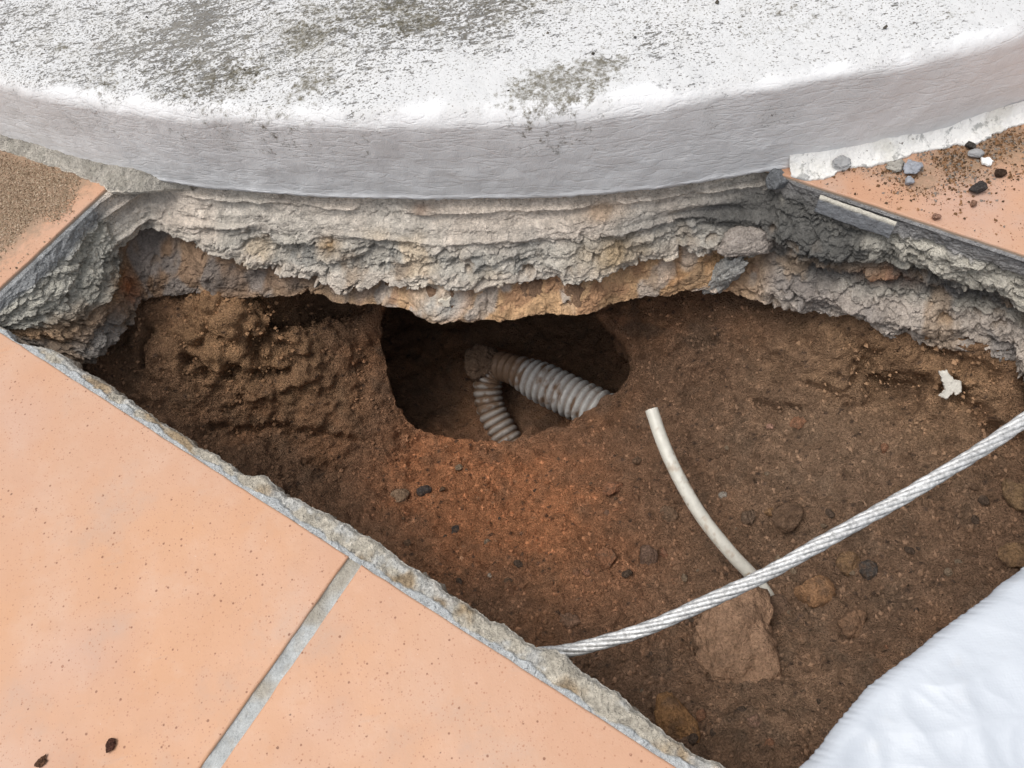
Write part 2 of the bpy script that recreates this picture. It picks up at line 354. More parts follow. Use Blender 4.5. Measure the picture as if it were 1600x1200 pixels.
# coarse spline, upsampled
cs_ = np.arange(S0, S1 + .008, .008); ct_ = np.arange(T0, T1 + .008, .008); Zc = soil_z0(*np.meshgrid(cs_, ct_, indexing='ij'))
def bil(Z, s, t):
    a = np.clip((s - S0) / .008, 0, Z.shape[0] - 1.001); b = np.clip((t - T0) / .008, 0, Z.shape[1] - 1.001); i = a.astype(int); j = b.astype(int); u = a - i; v = b - j
    return Z[i, j] * (1 - u) * (1 - v) + Z[i + 1, j] * u * (1 - v) + Z[i, j + 1] * (1 - u) * v + Z[i + 1, j + 1] * u * v
ZZ = bil(Zc, SS, TT)
for (q, r, h) in BU: ZZ = ZZ + h * np.exp(-((SS - q[0]) ** 2 + (TT - q[1]) ** 2) / (2 * (r * .6) ** 2)) * .8
XX, YY = S2W(SS, TT); P0 = np.stack([XX, YY, ZZ], -1)
NN = normals(P0); NN = np.where(NN[..., 2:] < 0, -NN, NN)
leftness = sstep(-.27, -.40, SS) * .9 + .5 * sstep(.33, .42, TT) * sstep(-.1, .05, SS) + .12
leftness = np.clip(leftness, 0, 1)
D = soil_detail(P0, leftness)
wob = fbm(P0, 60, 3, 81) * .006; wob2 = fbm(P0, 60, 3, 85) * .006
for q, dep, wid in CR_:
    d = seg_dist(SS + wob, TT + wob2, q); D = D - dep * np.exp(-(d / (wid * (1 + .6 * fbm(P0, 70, 2, 88)))) ** 2)
PS = P0 + NN * D[..., None]
# snap to the rim near the cavity mouth
rd, ri_ = rim_dist(SS, TT); ins = inside_rim(SS, TT)
k = sstep(.010, 0., np.where(ins, 0, rd))[..., None]
PS[..., 2:] = PS[..., 2:] * (1 - k) + k * rim[ri_][..., 2:]
# small lip, rim slightly raised at the left
def soil_colour(P, s, t):
    brown = np.array([.205, .128, .082]); n1 = fbm(P, 11, 4, 101); n2 = fbm(P, 38, 4, 105); n3 = fbm(P, 130, 3, 109)
    c = np.zeros(P.shape) + brown
    c = mixc(c, [.27, .150, .085], sstep(-.1, .5, n1) * .8)
    c = mixc(c, [.155, .105, .072], sstep(.0, .5, n2) * .8)
    def g(px, py, r):
        q = W2S(*soil_hit(px, py)[:2]); return np.exp(-((s - q[0]) ** 2 + (t - q[1]) ** 2) / (2 * r * r))
    orange = 1.2 * g(720, 790, .055) + 1.1 * g(850, 790, .05) + .7 * g(680, 700, .03) + .6 * g(640, 760, .03) + .5 * g(950, 900, .04)
    c = mixc(c, [.43, .20, .10], np.clip(orange * (.75 + .6 * n2), 0, 1) * .9)
    ochre = g(330, 520, .045) + g(400, 500, .03) + .9 * g(1400, 545, .05) + .6 * g(1300, 530, .04) + .6 * g(1530, 590, .04) + .4 * g(500, 620, .03)
    c = mixc(c, [.36, .225, .125], np.clip(ochre * (.75 + .5 * n2), 0, 1) * .85)
    grey = g(1350, 780, .08) + g(1200, 1100, .08) + .8 * g(1250, 640, .06) + .6 * g(600, 840, .04)
    c = mixc(c, [.25, .18, .125], np.clip(grey * (.6 + .5 * n1), 0, 1) * .7)
    f1, f2, cid = worley(P, 210, 14)
    c = mixc(c, [.42, .27, .17], np.where((cid > .96) & (f1 < .3), .6, 0)); c = mixc(c, [.07, .05, .04], np.where((cid < .07) & (f1 < .4), .8, 0))
    h1, h2, hid = worley(P, 90, 15); c = c * (.86 + .3 * hid)[..., None]
    return c * np.array([1.38, 1.31, 1.27]) * (1 + .22 * n3)[..., None]
COLS = soil_colour(PS, SS, TT)
Fq = grid_faces(*SS.shape)
insv = ins.ravel(); keep = insv[Fq].sum(1) < 4
rr = np.hypot(XX - CX, YY - CY).ravel()
Fq = Fq[keep]; used, Fq = drop_faces(PS.reshape(-1, 3), Fq)
# vertices just inside are pulled to the rim itself
PR = PS.reshape(-1, 3).copy(); m_ = insv; PR[m_] = rim[ri_.ravel()[m_]] 
build('dug_soil', PR[used], Fq, M_SOIL, col=COLS.reshape(-1, 3)[used], kind='structure')
def soil_top(s, t):
    i = np.clip(((np.asarray(s) - S0) / ST).astype(int), 0, SS.shape[0] - 1); j = np.clip(((np.asarray(t) - T0) / ST).astype(int), 0, SS.shape[1] - 1); return PS[i, j, 2]
def on_soil(px, py): return soil_hit(px, py, soil_top)

# cavity: rings going down and outwards from the rim
prof = [(0, 0)] + [(-.004 + .0 * i, -.004 * i) for i in range(1, 3)] + [(.000, -.014), (.006, -.024), (.014, -.036), (.022, -.05), (.028, -.065), (.030, -.08), (.024, -.094), (.012, -.104)]
pp = np.array(prof); pp = resample(pp, 60, closed=False)
rings = []
back = np.clip((rim[:, 1] - _rc[1]) / .09, -1, 1); lft = np.clip(-(rim[:, 0] - _rc[0]) / .1, 0, 1)
for (o, dz) in pp:
    f = np.clip(-dz / .06, 0, 1); of = o + (np.clip(back, 0, 1) * .09 + lft * .05) * f
    q = rim + _rd * of[:, None]; q = q.copy(); zf = rim[:, 2] + dz
    flo = -.335; q[:, 2] = rim[:, 2] + (flo - rim[:, 2]) * (-dz / .104)
    rings.append(q)
last = rings[-1]; cc = last.mean(0)
for f in np.linspace(0, 1, 70)[1:]: q = last * (1 - f) + cc * f; q = q.copy(); q[:, 2] = last[:, 2] - .008 * math.sin(f * 1.6); rings.append(q)
CV = np.stack(rings, 1)                      # (360, R, 3)
nn = normals(CV); inward = _rc + np.array([0, 0, -.07]) - CV; sg = np.sign((nn * inward).sum(-1, keepdims=True)); nn = nn * sg
amp = np.minimum(1, np.arange(CV.shape[1]) / 8.)[None, :]
fade = np.ones(CV.shape[1]); fade[-8:] = np.linspace(1, 0, 8)
dd_ = (soil_detail(CV, .5)) * amp * fade[None]
CV = CV + nn * (dd_ + fbm(CV, 22, 3, 61) * .012 * amp * fade[None])[..., None]
cvs, cvt = W2S(CV[..., 0], CV[..., 1])
cc_ = soil_colour(CV, cvs, cvt) * 1.15
build('soil_cavity', CV, grid_faces(360, CV.shape[1], wrap=True), M_SOIL, col=cc_, kind='structure')

# ------------------------------------------------------------------ broken concrete bed (three strata) round the hole
knots = []    # (top xyz, bottom xyz)
def tl(s, t, z=-.0030): x, y = S2W(s, t); return (x, y, z)
SL, SR = -.5952, -.078
for s, t, b in [(SL, .020, (0, 520, -.03)), (SL, .04, (45, 550, -.04)), (SL, .07, (105, 566, -.06)), (SL, .10, (150, 570, -.08)), (SL, .14, (195, 505, -.098)), (SL, .168, (222, 468, -.1))]:
    knots.append((tl(s, t), at(*b)))
for (a, b) in [((215, 277), (255, 462, -.1)), ((260, 283), (290, 460, -.1)), ((330, 292), (330, 457, -.1)), ((420, 298), (430, 455, -.1)), ((500, 303), (500, 467, -.096)), ((600, 306), (585, 476, -.094)), ((650, 308), (640, 490, -.09)), ((700, 308), (680, 499, -.088)),
               ((760, 308), (750, 491, -.09)), ((820, 307), (810, 486, -.092)), ((900, 305), (885, 488, -.094)), ((950, 303), (930, 484, -.095)), ((1000, 300), (970, 468, -.1)), ((1100, 285), (1060, 450, -.1)), ((1180, 270), (1140, 450, -.103)), ((1215, 268), (1185, 457, -.1))]:
    p = at(a[0], a[1], 0); v = np.array([p[0] - CX, p[1] - CY]); v /= np.linalg.norm(v); knots.append(((CX + v[0] * (CR - .004), CY + v[1] * (CR - .004), -.003), at(*b)))
for s, b in [(SR + .004, (1230, 468, -.1)), (-.04, (1300, 492, -.1)), (0, (1400, 512, -.1)), (.04, (1490, 530, -.1)), (.092, (1600, 549, -.098))]:
    knots.append((tl(s, .4458), at(*b)))
knots += [(tl(.15, .4475), (*S2W(.15, .418), -.097)), (tl(.200, .4475), (*S2W(.19, .41), -.095)), (tl(.2095, .40), (*S2W(.19, .38), -.09)), (tl(.2095, .2), (*S2W(.195, .2), -.09)), (tl(.2095, .03), (*S2W(.19, .03), -.09))]
KT = np.array([k[0] for k in knots]); KB = np.array([k[1] for k in knots])
du = np.r_[0, np.cumsum(np.linalg.norm(np.diff((KT + KB) / 2, axis=0), axis=1) + 1e-4)]; NU = 1700; NV = 190
u = np.linspace(0, du[-1], NU)
def cat(K):   # gently smoothed interpolation
    Q = np.stack([np.interp(u, du, K[:, c]) for c in range(3)], -1); ker = np.hanning(19); ker /= ker.sum()
    R_ = np.stack([np.convolve(np.pad(Q[:, c], 9, mode='edge'), ker, 'valid') for c in range(3)], -1); return R_
TP = np.stack([np.interp(u, du, KT[:, c]) for c in range(3)], -1); BT = cat(KB)
v = np.linspace(0, 1, NV)
P = TP[:, None] * (1 - v)[None, :, None] + BT[:, None] * v[None, :, None]
tang = np.gradient(BT * .5 + TP * .5, axis=0); tang[:, 2] = 0; tang = np.stack([np.convolve(np.pad(tang[:, c], 30, mode='edge'), np.ones(61) / 61, 'valid') for c in range(3)], -1)
tang /= np.linalg.norm(tang, axis=1, keepdims=True); OUT = np.stack([tang[:, 1], -tang[:, 0], 0 * tang[:, 0]], -1)      # into the pit
ucorner1 = du[5]; ucorner2 = du[21]; U = u[:, None] + 0 * v[None]; Vv = v[None] + 0 * u[:, None]
zl = sstep(ucorner1 + .01, ucorner1 - .01, U); zr = sstep(ucorner2 - .02, ucorner2 + .02, U); zm = 1 - zl - zr
PN = np.stack([U, Vv * .10, 0 * U], -1)
vw = Vv + fbm(PN, 10, 3, 201) * .07 + fbm(PN, 45, 3, 205) * .035
vflat = Vv + .02 * fbm(PN, 8, 2, 208)
terr = fbm(PN * np.array([.55, 1.5, 1]), 55, 5, 211) * 3.2; terr = (np.floor(terr) + sstep(.6, 1, terr - np.floor(terr))) / 3.2
f1, f2, cid = worley(PN * np.array([.8, 1.3, 1]) + .004 * np.stack([fbm(PN, 80, 2, 6), fbm(PN, 80, 2, 7), 0 * U], -1), 85, 31)
chip = (cid - .5) * sstep(0, .2, f2 - f1)
h1, h2, hid = worley(PN, 230, 32)
wp = np.stack([fbm(PN, 70, 3, 6), fbm(PN, 70, 3, 7), fbm(PN, 70, 3, 8)], -1)
fa, ea = facets(PN * np.array([.55, 1.3, 1]) + .006 * wp, 58, 41); fb, eb = facets(PN * np.array([.7, 1.2, 1]) + .003 * wp, 140, 43); fc_, ec = facets(PN, 340, 45)
rough = fa * .0042 - .0022 * sstep(.14, 0, ea) + fb * .0020 - .0010 * sstep(.12, 0, eb) + fc_ * .0007 + terr * .0044 + fbm(PN * np.array([.7, 1, 1]), 110, 4, 215) * .0024
p1, p2, pid = worley(PN * np.array([.8, 1.2, 1]) + .005 * wp, 75, 47); pits = np.where(pid > .74, sstep(.42, .12, p1), 0) * sstep(.30, .40, Vv); rough = rough - pits * .0075
ledge = lambda a, w_, h: h * sstep(a - w_, a, vflat) * sstep(a + w_ * 4, a, vflat)
# middle: smooth mortar with pressed ledges, rough concrete, smooth lower ledge, sand
_ub = [du[6], du[8], du[9], du[10], du[11], du[13], du[14], du[16], du[18], du[19], du[21]]; VB = np.interp(u, _ub, [.45, .56, .74, .83, .80, .69, .72, .69, .66, .62, .62])[:, None] + .0 * U; VB = VB + .035 * fbm(PN * np.array([1, .3, 1]), 30, 4, 227) + .02 * fb * 1.; wq = Vv - VB
brk1 = sstep(-.35, .05, fbm(PN[:, :1] * np.array([1, 0, 0]), 14, 3, 221)); brk2 = sstep(-.25, .15, fbm(PN[:, :1] * np.array([1, 0, 0]), 9, 3, 225))
mid = -.004 + ledge(.11, .012, .006) * brk1 + .004 * sstep(.2, .26, vw) + ledge(.33, .015, .005) * brk2 + ledge(.44, .02, .003)
smoothz = np.clip(sstep(.02, .1, vw) * sstep(.42, .34, vw) + sstep(.66, .69, vw) * sstep(.80, .775, vw) * brk2, 0, 1)
smoothz = smoothz * sstep(0, -.03, wq); mid = mid + .005 * sstep(-.18, -.08, wq) - .011 * sstep(-.008, .012, wq) + .011 * sstep(.06, .3, wq) + rough * (1 - .70 * smoothz) * (1 - .45 * sstep(0, .05, wq))
lef = .002 * sstep(.12, .16, vw) + rough * (1 - .8 * sstep(.17, .1, vw)) * 1.25 - .006 * sstep(.5, .62, vw) + .006 * sstep(.75, 1, vw)
rig = -.001 + .002 * sstep(.16, .18, vw) + rough * (1 - .8 * sstep(.15, .1, vw)) * 1.3 + fbm(PN, 24, 3, 231) * .006 * sstep(.1, .4, Vv) - .008 * sstep(.42, .5, vw) * sstep(.72, .6, vw) + .006 * sstep(.7, .8, vw)
dsp = mid * zm + lef * zl + rig * zr
dsp = np.where(zm > .5, dsp, np.maximum(dsp, -.0012 - .03 * Vv)); dsp = dsp * sstep(0, .03, Vv) + .012 * fbm(PN, 13, 3, 235) * sstep(.3, .7, Vv)
# pale lumps hanging at the middle bottom and the dark clot near the right corner
def at_u(px, py, z=-.06):
    q = at(px, py, z); e = np.linalg.norm(P[::4, ::4, :2] * 1 - q[:2], axis=-1) * 0
    # nearest by projection
    PP = P[::3, ::3].reshape(-1, 3) - CAM; c = PP @ ROT; X_ = 800 - F * c[:, 0] / c[:, 2]; Y_ = 600 + F * c[:, 1] / c[:, 2]
    i = np.argmin((X_ - px) ** 2 + (Y_ - py) ** 2); return divmod(i, len(range(0, NV, 3)))
def lump(px, py, ru, rv, h):
    global dsp
    i, j = at_u(px, py); uu, vv = u[i * 3], v[min(j * 3, NV - 1)]
    dsp = dsp + h * np.exp(-((U - uu) / ru) ** 2 - ((Vv - vv) / rv) ** 2)
def gm(px, py, ru, rv):
    i, j = at_u(px, py); uu, vv = u[i * 3], v[min(j * 3, NV - 1)]; return np.exp(-((U - uu) / ru) ** 2 - ((Vv - vv) / rv) ** 2)
lump(1210, 360, .05, .2, .012); lump(1290, 400, .03, .2, .009); lump(1175, 380, .012, .08, .008); lump(670, 470, .022, .12, .010); lump(1330, 470, .05, .1, .010); lump(1480, 520, .04, .1, .008)
lump(230, 370, .02, .15, -.014); lump(270, 400, .03, .15, -.012); lump(1060, 350, .02, .1, -.006); lump(1130, 330, .02, .05, -.008)
lump(150, 470, .03, .2, .008); lump(120, 540, .03, .2, .010)
P = P + OUT[:, None] * dsp[..., None]
P[..., 2] += (fbm(PN, 35, 4, 241) * .006 + chip * .003) * sstep(.6, 1, Vv)
# underside, running back beneath the slab
NB = 44; bk = np.linspace(0, 1, NB + 1)[1:]
UN = P[:, -1][:, None] - OUT[:, None] * (bk ** 1.2 * .16)[None, :, None]
un_n = fbm(UN, 30, 4, 245) * .008 + fbm(UN, 110, 3, 247) * .003
UN[..., 2] += (-.004 * np.sin(np.minimum(bk * 14, math.pi)) + .02 * sstep(0, .25, bk))[None] + un_n * sstep(0, .1, bk)[None]
TK = P[:, :1] - OUT[:, None] * .012; PA = np.concatenate([TK, P, UN], 1)          # tucked under the tiles and the step
# colours
n1 = fbm(PN, 9, 4, 301); n2 = fbm(PN, 40, 4, 305); n3 = fbm(PN, 150, 3, 309)
beige = np.array([.60, .52, .44]); greyc = np.array([.46, .43, .375]); cem = np.array([.44, .42, .36]); sand = np.array([.52, .33, .18]); dark = np.array([.085, .08, .075]); pinkg = np.array([.42, .36, .31])
cm = np.zeros(P.shape) + beige; cm = mixc(cm, [.52, .48, .42], sstep(-.1, .35, n1) * .8); cm = mixc(cm, greyc, sstep(.36, .46, vw + .1 * n1) * sstep(.72, .64, vw) * .85)
cm = mixc(cm, [.30, .29, .265], sstep(.08, .3, n2) * sstep(.33, .5, vw) * sstep(.75, .62, vw) * .85)
cm = mixc(cm, [.58, .47, .34], sstep(.1, .4, fbm(PN, 17, 3, 313)) * sstep(.2, .4, vw) * .8); cm = mixc(cm, [.54, .48, .41], sstep(-.12, -.08, wq) * sstep(0, -.03, wq) * .8)
lowc = np.zeros(P.shape) + sand; lowc = mixc(lowc, [.34, .19, .105], sstep(-.1, .3, n2) * .85); lowc = mixc(lowc, [.44, .40, .36], sstep(.12, .32, fbm(PN, 33, 3, 319)) * .75); lowl = np.zeros(P.shape) + np.array([.27, .175, .11]); lowl = mixc(lowl, [.235, .215, .20], sstep(.0, .2, fbm(PN, 26, 3, 321)) * .8)
lowc = mixc(lowc, 1., 0 * U) * 1; lowc = lowc * (1 - sstep(du[11], du[9], U))[..., None] + lowl * sstep(du[11], du[9], U)[..., None]; cm = mixc(cm, lowc, sstep(-.006, .012, wq) * .97)
for (px, py, ru, rv, m_, c_) in [(680, 480, .022, .13, .95, (.50, .50, .47)), (960, 400, .03, .12, .8, (.42, .30, .17)), (940, 330, .02, .08, .7, (.38, .25, .15)), (515, 385, .010, .09, 1., (.34, .22, .11)), (660, 330, .012, .05, .8, (.28, .20, .15)), (800, 380, .03, .1, .6, (.25, .25, .235)),
                             (560, 460, .03, .08, .6, (.28, .25, .22)), (480, 440, .03, .06, .5, (.22, .20, .18)), (340, 440, .03, .12, .8, (.16, .13, .11)), (1080, 430, .03, .1, .4, (.5, .28, .12)), (1000, 350, .03, .1, .5, (.25, .245, .23)), (1100, 330, .03, .12, .8, (.2, .195, .185))]:
    cm = mixc(cm, c_, np.clip(gm(px, py, ru, rv) * (1 + .8 * n2), 0, 1) * m_)
cl = np.zeros(P.shape) + cem; cl = mixc(cl, [.50, .48, .42], sstep(-.1, .4, n2) * .8); cl = mixc(cl, [.27, .28, .29], sstep(.17, .10, vw) * .85); cl = mixc(cl, [.16, .15, .13], sstep(.05, .3, n1) * sstep(.3, .4, vw) * .6)
cl = mixc(cl, [.36, .20, .09], sstep(.52, .66, vw) * .8); cl = mixc(cl, [.27, .245, .22], sstep(.70, .8, vw + .12 * n1) * .9)
for (px, py, ru, rv, m_, c_) in [(205, 440, .022, .10, 1, (.50, .17, .06)), (180, 470, .02, .15, .7, (.33, .20, .10)), (245, 420, .03, .2, .8, (.32, .17, .085)), (160, 520, .03, .15, .7, (.27, .26, .245)), (110, 500, .02, .15, .5, (.19, .18, .16)), (90, 560, .03, .2, .6, (.2, .16, .12))]:
    cl = mixc(cl, c_, np.clip(gm(px, py, ru, rv) * (1 + .8 * n2), 0, 1) * m_)
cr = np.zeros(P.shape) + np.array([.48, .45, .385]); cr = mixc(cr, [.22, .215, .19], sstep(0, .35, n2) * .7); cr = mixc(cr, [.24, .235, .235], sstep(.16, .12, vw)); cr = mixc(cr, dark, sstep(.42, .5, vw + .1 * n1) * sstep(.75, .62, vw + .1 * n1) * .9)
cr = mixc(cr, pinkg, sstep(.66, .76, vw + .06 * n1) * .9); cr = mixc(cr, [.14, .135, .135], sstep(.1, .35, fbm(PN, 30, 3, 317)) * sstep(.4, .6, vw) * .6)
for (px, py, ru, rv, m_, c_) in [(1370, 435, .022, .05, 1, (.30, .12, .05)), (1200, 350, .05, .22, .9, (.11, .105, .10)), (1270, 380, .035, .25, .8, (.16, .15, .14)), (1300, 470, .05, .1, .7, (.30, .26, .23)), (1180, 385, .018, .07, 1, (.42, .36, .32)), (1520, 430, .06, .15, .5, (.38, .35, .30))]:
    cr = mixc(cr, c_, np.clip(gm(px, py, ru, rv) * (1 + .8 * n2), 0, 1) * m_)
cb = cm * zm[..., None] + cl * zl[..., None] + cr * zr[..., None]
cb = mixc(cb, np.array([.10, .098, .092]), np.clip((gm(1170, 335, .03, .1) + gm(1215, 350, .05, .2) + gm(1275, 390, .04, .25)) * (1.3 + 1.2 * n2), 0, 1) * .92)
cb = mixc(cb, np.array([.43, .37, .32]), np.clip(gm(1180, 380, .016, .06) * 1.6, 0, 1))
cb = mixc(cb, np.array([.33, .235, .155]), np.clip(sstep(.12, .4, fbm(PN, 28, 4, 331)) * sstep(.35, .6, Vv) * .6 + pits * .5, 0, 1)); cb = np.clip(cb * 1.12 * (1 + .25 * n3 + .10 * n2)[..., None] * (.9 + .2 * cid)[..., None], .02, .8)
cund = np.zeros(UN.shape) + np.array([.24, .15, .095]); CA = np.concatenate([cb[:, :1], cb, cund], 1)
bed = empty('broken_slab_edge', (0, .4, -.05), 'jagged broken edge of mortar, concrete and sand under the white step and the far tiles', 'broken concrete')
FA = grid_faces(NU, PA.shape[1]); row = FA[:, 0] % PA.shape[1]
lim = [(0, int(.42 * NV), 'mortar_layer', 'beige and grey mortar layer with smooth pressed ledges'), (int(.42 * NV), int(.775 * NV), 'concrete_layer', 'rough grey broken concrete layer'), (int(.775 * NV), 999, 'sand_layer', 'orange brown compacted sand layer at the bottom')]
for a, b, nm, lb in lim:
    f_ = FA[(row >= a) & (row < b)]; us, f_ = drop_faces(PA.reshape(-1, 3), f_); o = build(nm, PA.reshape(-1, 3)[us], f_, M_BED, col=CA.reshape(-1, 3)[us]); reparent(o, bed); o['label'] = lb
def bed_point(px, py):
    """point of the bed nearest to a pixel's ray"""
    PP = P.reshape(-1, 3); c = (PP - CAM) @ ROT; X_ = 800 - F * c[:, 0] / c[:, 2]; Y_ = 600 + F * c[:, 1] / c[:, 2]; i = np.argmin((X_ - px) ** 2 + (Y_ - py) ** 2); return PP[i], OUT[i // NV]

# ------------------------------------------------------------------ tiles
def prism(name, outline, top, bot, m, bev=.0012, dust=None, step=.01):
    """flat slab from an (s,t) outline with a chamfered, slightly wavy arris; top is a fan-free grid of triangles"""
    import bmesh
    q = resample(np.array(outline, float), max(8, int(sum(np.linalg.norm(np.diff(np.vstack([outline, outline[:1]]), axis=0), axis=1)) / step)))
    # keep the corners
    q = []
    o_ = [np.array(p, float) for p in outline]
    for a, b in zip(o_, o_[1:] + o_[:1]):
        n = max(1, int(np.linalg.norm(b - a) / step)); q += [a + (b - a) * i / n for i in range(n)]
    q = np.array(q); area = .5 * np.sum(q[:, 0] * np.roll(q[:, 1], -1) - np.roll(q[:, 0], -1) * q[:, 1])
    if area < 0: q = q[::-1]
    e = np.roll(q, -1, 0) - np.roll(q, 1, 0); e /= np.linalg.norm(e, axis=1, keepdims=True) + 1e-9; nrm = np.stack([-e[:, 1], e[:, 0]], -1)
    P3 = np.concatenate([q, 0 * q[:, :1]], 1); q = q + nrm * (fbm(P3, 130, 3, 401) * .0007)[:, None]
    lev = [(0, bot), (0, top - bev), (bev * .35, top - bev * .3), (bev, top)]
    bm = bmesh.new(); rows = []
    for ins_, z in lev:
        rows.append([bm.verts.new((*S2W(*(q[i] + nrm[i] * ins_)), z)) for i in range(len(q))])
    n = len(q)
    for a, b in zip(rows, rows[1:]):
        for i in range(n): bm.faces.new((a[i], a[(i + 1) % n], b[(i + 1) % n], b[i]))
    bm.faces.new(rows[0][::-1]); f = bm.faces.new(rows[-1])
    # grid cuts so that the dust attribute has vertices
    ft = [f]
    for ax in (0, 1):
        lo, hi = q[:, ax].min(), q[:, ax].max(); E = E1 if ax == 0 else E2
        if dust:
            for c in np.arange(lo + .006, hi, .006):
                r = bmesh.ops.bisect_plane(bm, geom=ft + list({e for f_ in ft for e in f_.edges}) + list({v_ for f_ in ft for v_ in f_.verts}), plane_co=(E[0] * c, E[1] * c, 0), plane_no=(E[0], E[1], 0))
                ft = [g for g in r['geom'] if isinstance(g, bmesh.types.BMFace)]
    me = bpy.data.meshes.new(name); bm.normal_update(); 
    for fc in bm.faces: fc.smooth = False
    bm.to_mesh(me); bm.free(); me.materials.append(m)
    co = np.empty(len(me.vertices) * 3); me.vertices.foreach_get('co', co); co = co.reshape(-1, 3); c = np.zeros((len(co), 4), np.float32); c[:, 3] = 1
    if dust: c[:, :2] = dust(co)
    a = me.color_attributes.new('Col', 'FLOAT_COLOR', 'POINT'); a.data.foreach_set('color', c.ravel())
    o = bpy.data.objects.new(name, me); sc.collection.objects.link(o); return o
s0, t0 = W2S(CX, CY)
def arc_t(s, r=CR - .012): return t0 - math.sqrt(r * r - (s - s0) ** 2)
near1 = prism('floor_tile', [(-.597, -.37), (-.2002, -.37), (-.2002, .031), (-.597, .031)], 0, -.0034, M_TILE)
tag(near1, 'large speckled salmon floor tile filling the lower left, nearest the camera', 'floor tile', 'terracotta floor tiles')
near2 = prism('floor_tile', [(-.1898, -.37), (.203, -.37), (.203, .031), (-.1898, .031)], 0, -.0036, M_TILE)
tag(near2, 'salmon floor tile at the bottom, right of the grey joint and below the hole', 'floor tile', 'terracotta floor tiles')
def dl(co):
    s, t = W2S(co[:, 0], co[:, 1]); e = -.597 - s      # distance from the hole-side edge
    a = .30 * sstep(-.003, .003, e) + .7 * sstep(.006, .045, e) * (.62 + .35 * sstep(.06, .14, t)); return np.stack([a, 0 * a + .92], -1)
arcp = [(s, arc_t(s)) for s in np.linspace(-.60, -.997, 16)]
left = prism('floor_tile', [(-.997, .035), (-.6, .035)] + arcp, 0, -.0035, M_TILE, dust=dl)
tag(left, 'dusty floor tile at the far left, strewn with brown sand', 'floor tile', 'terracotta floor tiles')
def dr(co):
    x, y = co[:, 0], co[:, 1]; s, t = W2S(x, y); a = np.zeros(len(co))
    for px, py, r, h in [(1500, 250, .05, .8), (1560, 225, .05, .9), (1440, 280, .035, .7), (1390, 270, .02, .6), (1350, 265, .02, .5), (1590, 260, .03, .5)]:
        q = at(px, py, 0); a = np.maximum(a, h * np.exp(-((x - q[0]) ** 2 + ((y - q[1]) * 1.3) ** 2) / (2 * (r * .6) ** 2)))
    return np.stack([a * 1.0, 0 * a + .92], -1)
sa = s0 + math.sqrt((CR - .012) ** 2 - (.449 - t0) ** 2)
ang = [(t, s0 + math.sqrt((CR - .012) ** 2 - (t - t0) ** 2)) for t in np.linspace(.78, .449, 14)]
right = prism('floor_tile', [(sa + .001, .449), (.203, .449), (.203, .785)] + [(s, t) for t, s in ang if s < .2][:-1], 0, -.0035, M_TILE, dust=dr)
tag(right, 'floor tile at the far right, with dirt crumbs and flaking white paint on it', 'floor tile', 'terracotta floor tiles')

# the rest of the floor, level with the tiles, outside the picture and under the step
def floor_mat():
    m = bpy.data.materials.new('outer_tile_floor'); m.use_nodes = True; g = N(m); b = g.n['Principled BSDF']; co = g.new('ShaderNodeTexCoord').outputs['Object']
    mp = g.new('ShaderNodeMapping'); g.put(mp, 'Vector', co); g.put(mp, 'Rotation', (0, 0, math.radians(42.98))); g.put(mp, 'Location', (.1945, .373, 0))
    br = g.new('ShaderNodeTexBrick', offset=0.0, squash=1.0); g.put(br, 'Vector', mp.outputs[0]); g.put(br, 'Scale', 1.0); g.put(br, 'Mortar Size', .004); g.put(br, 'Brick Width', .4015); g.put(br, 'Row Height', .4015)
    g.put(br, 'Color1', (.66, .36, .21, 1)); g.put(br, 'Color2', (.70, .40, .25, 1)); g.put(br, 'Mortar', (.4, .4, .38, 1)); g.L.new(br.outputs[0], b.inputs['Base Color']); b.inputs['Roughness'].default_value = .5
    return m
fm = floor_mat(); big = 6.0
fl = [(-big, -big), (big, -big), (big, big), (-big, big)]
hole = [(-.999, -.372), (.2115, -.372), (.2115, .80), (-.999, .80)]
zf = -.0006; v8 = [(*S2W(*p), zf) for p in fl + hole] + [(*S2W(*p), -.13) for p in hole]
build('outer_floor', v8, [(0, 1, 5, 4), (1, 2, 6, 5), (2, 3, 7, 6), (3, 0, 4, 7), (4, 5, 9, 8), (5, 6, 10, 9), (6, 7, 11, 10), (7, 4, 8, 11)], fm, smooth=False, kind='structure')
bs = [(*S2W(*p), -.14) for p in hole]; 
# earth under the near tiles and the rest, below the bed
bx = np.array(bs); build('earth_below', [(-6, -6, -.42), (6, -6, -.42), (6, 6, -.42), (-6, 6, -.42)], [(0, 1, 2, 3)], mat('deep_earth', (.12, .08, .05)), smooth=False, kind='structure')

# ------------------------------------------------------------------ grout and near mortar strip
def strip(name, path_a, path_b, prof_fn, nu, nv, m, colfn, parent=None, kind=None):
    a = resample(np.array(path_a, float), nu, closed=False); b = resample(np.array(path_b, float), nu, closed=False); vv = np.linspace(0, 1, nv)
    st = a[:, None] * (1 - vv)[None, :, None] + b[:, None] * vv[None, :, None]
    X_, Y_ = S2W(st[..., 0], st[..., 1]); Q = np.stack([X_, Y_, 0 * X_], -1); Q[..., 2] = prof_fn(Q, st[..., 0], st[..., 1], vv[None, :] + 0 * X_)
    return build(name, Q, grid_faces(nu, nv), m, parent=parent, col=colfn(Q, st[..., 0], st[..., 1], vv[None] + 0 * X_), kind=kind)
def gz(Q, s, t, v_): return -.0030 + fbm(Q, 60, 3, 501) * .0009 + .0012 * (np.abs(v_ - .5) * 2) ** 2 + fbm(Q, 300, 3, 502) * .0004
def gc(Q, s, t, v_):
    c = np.zeros(Q.shape) + np.array([.43, .445, .44]); n = fbm(Q * 1., 26, 3, 505); c = mixc(c, [.34, .30, .235], sstep(.0, .35, n) * .8); return mixc(c, [.36, .34, .30], sstep(0, .4, fbm(Q, 120, 3, 506)) * .5)
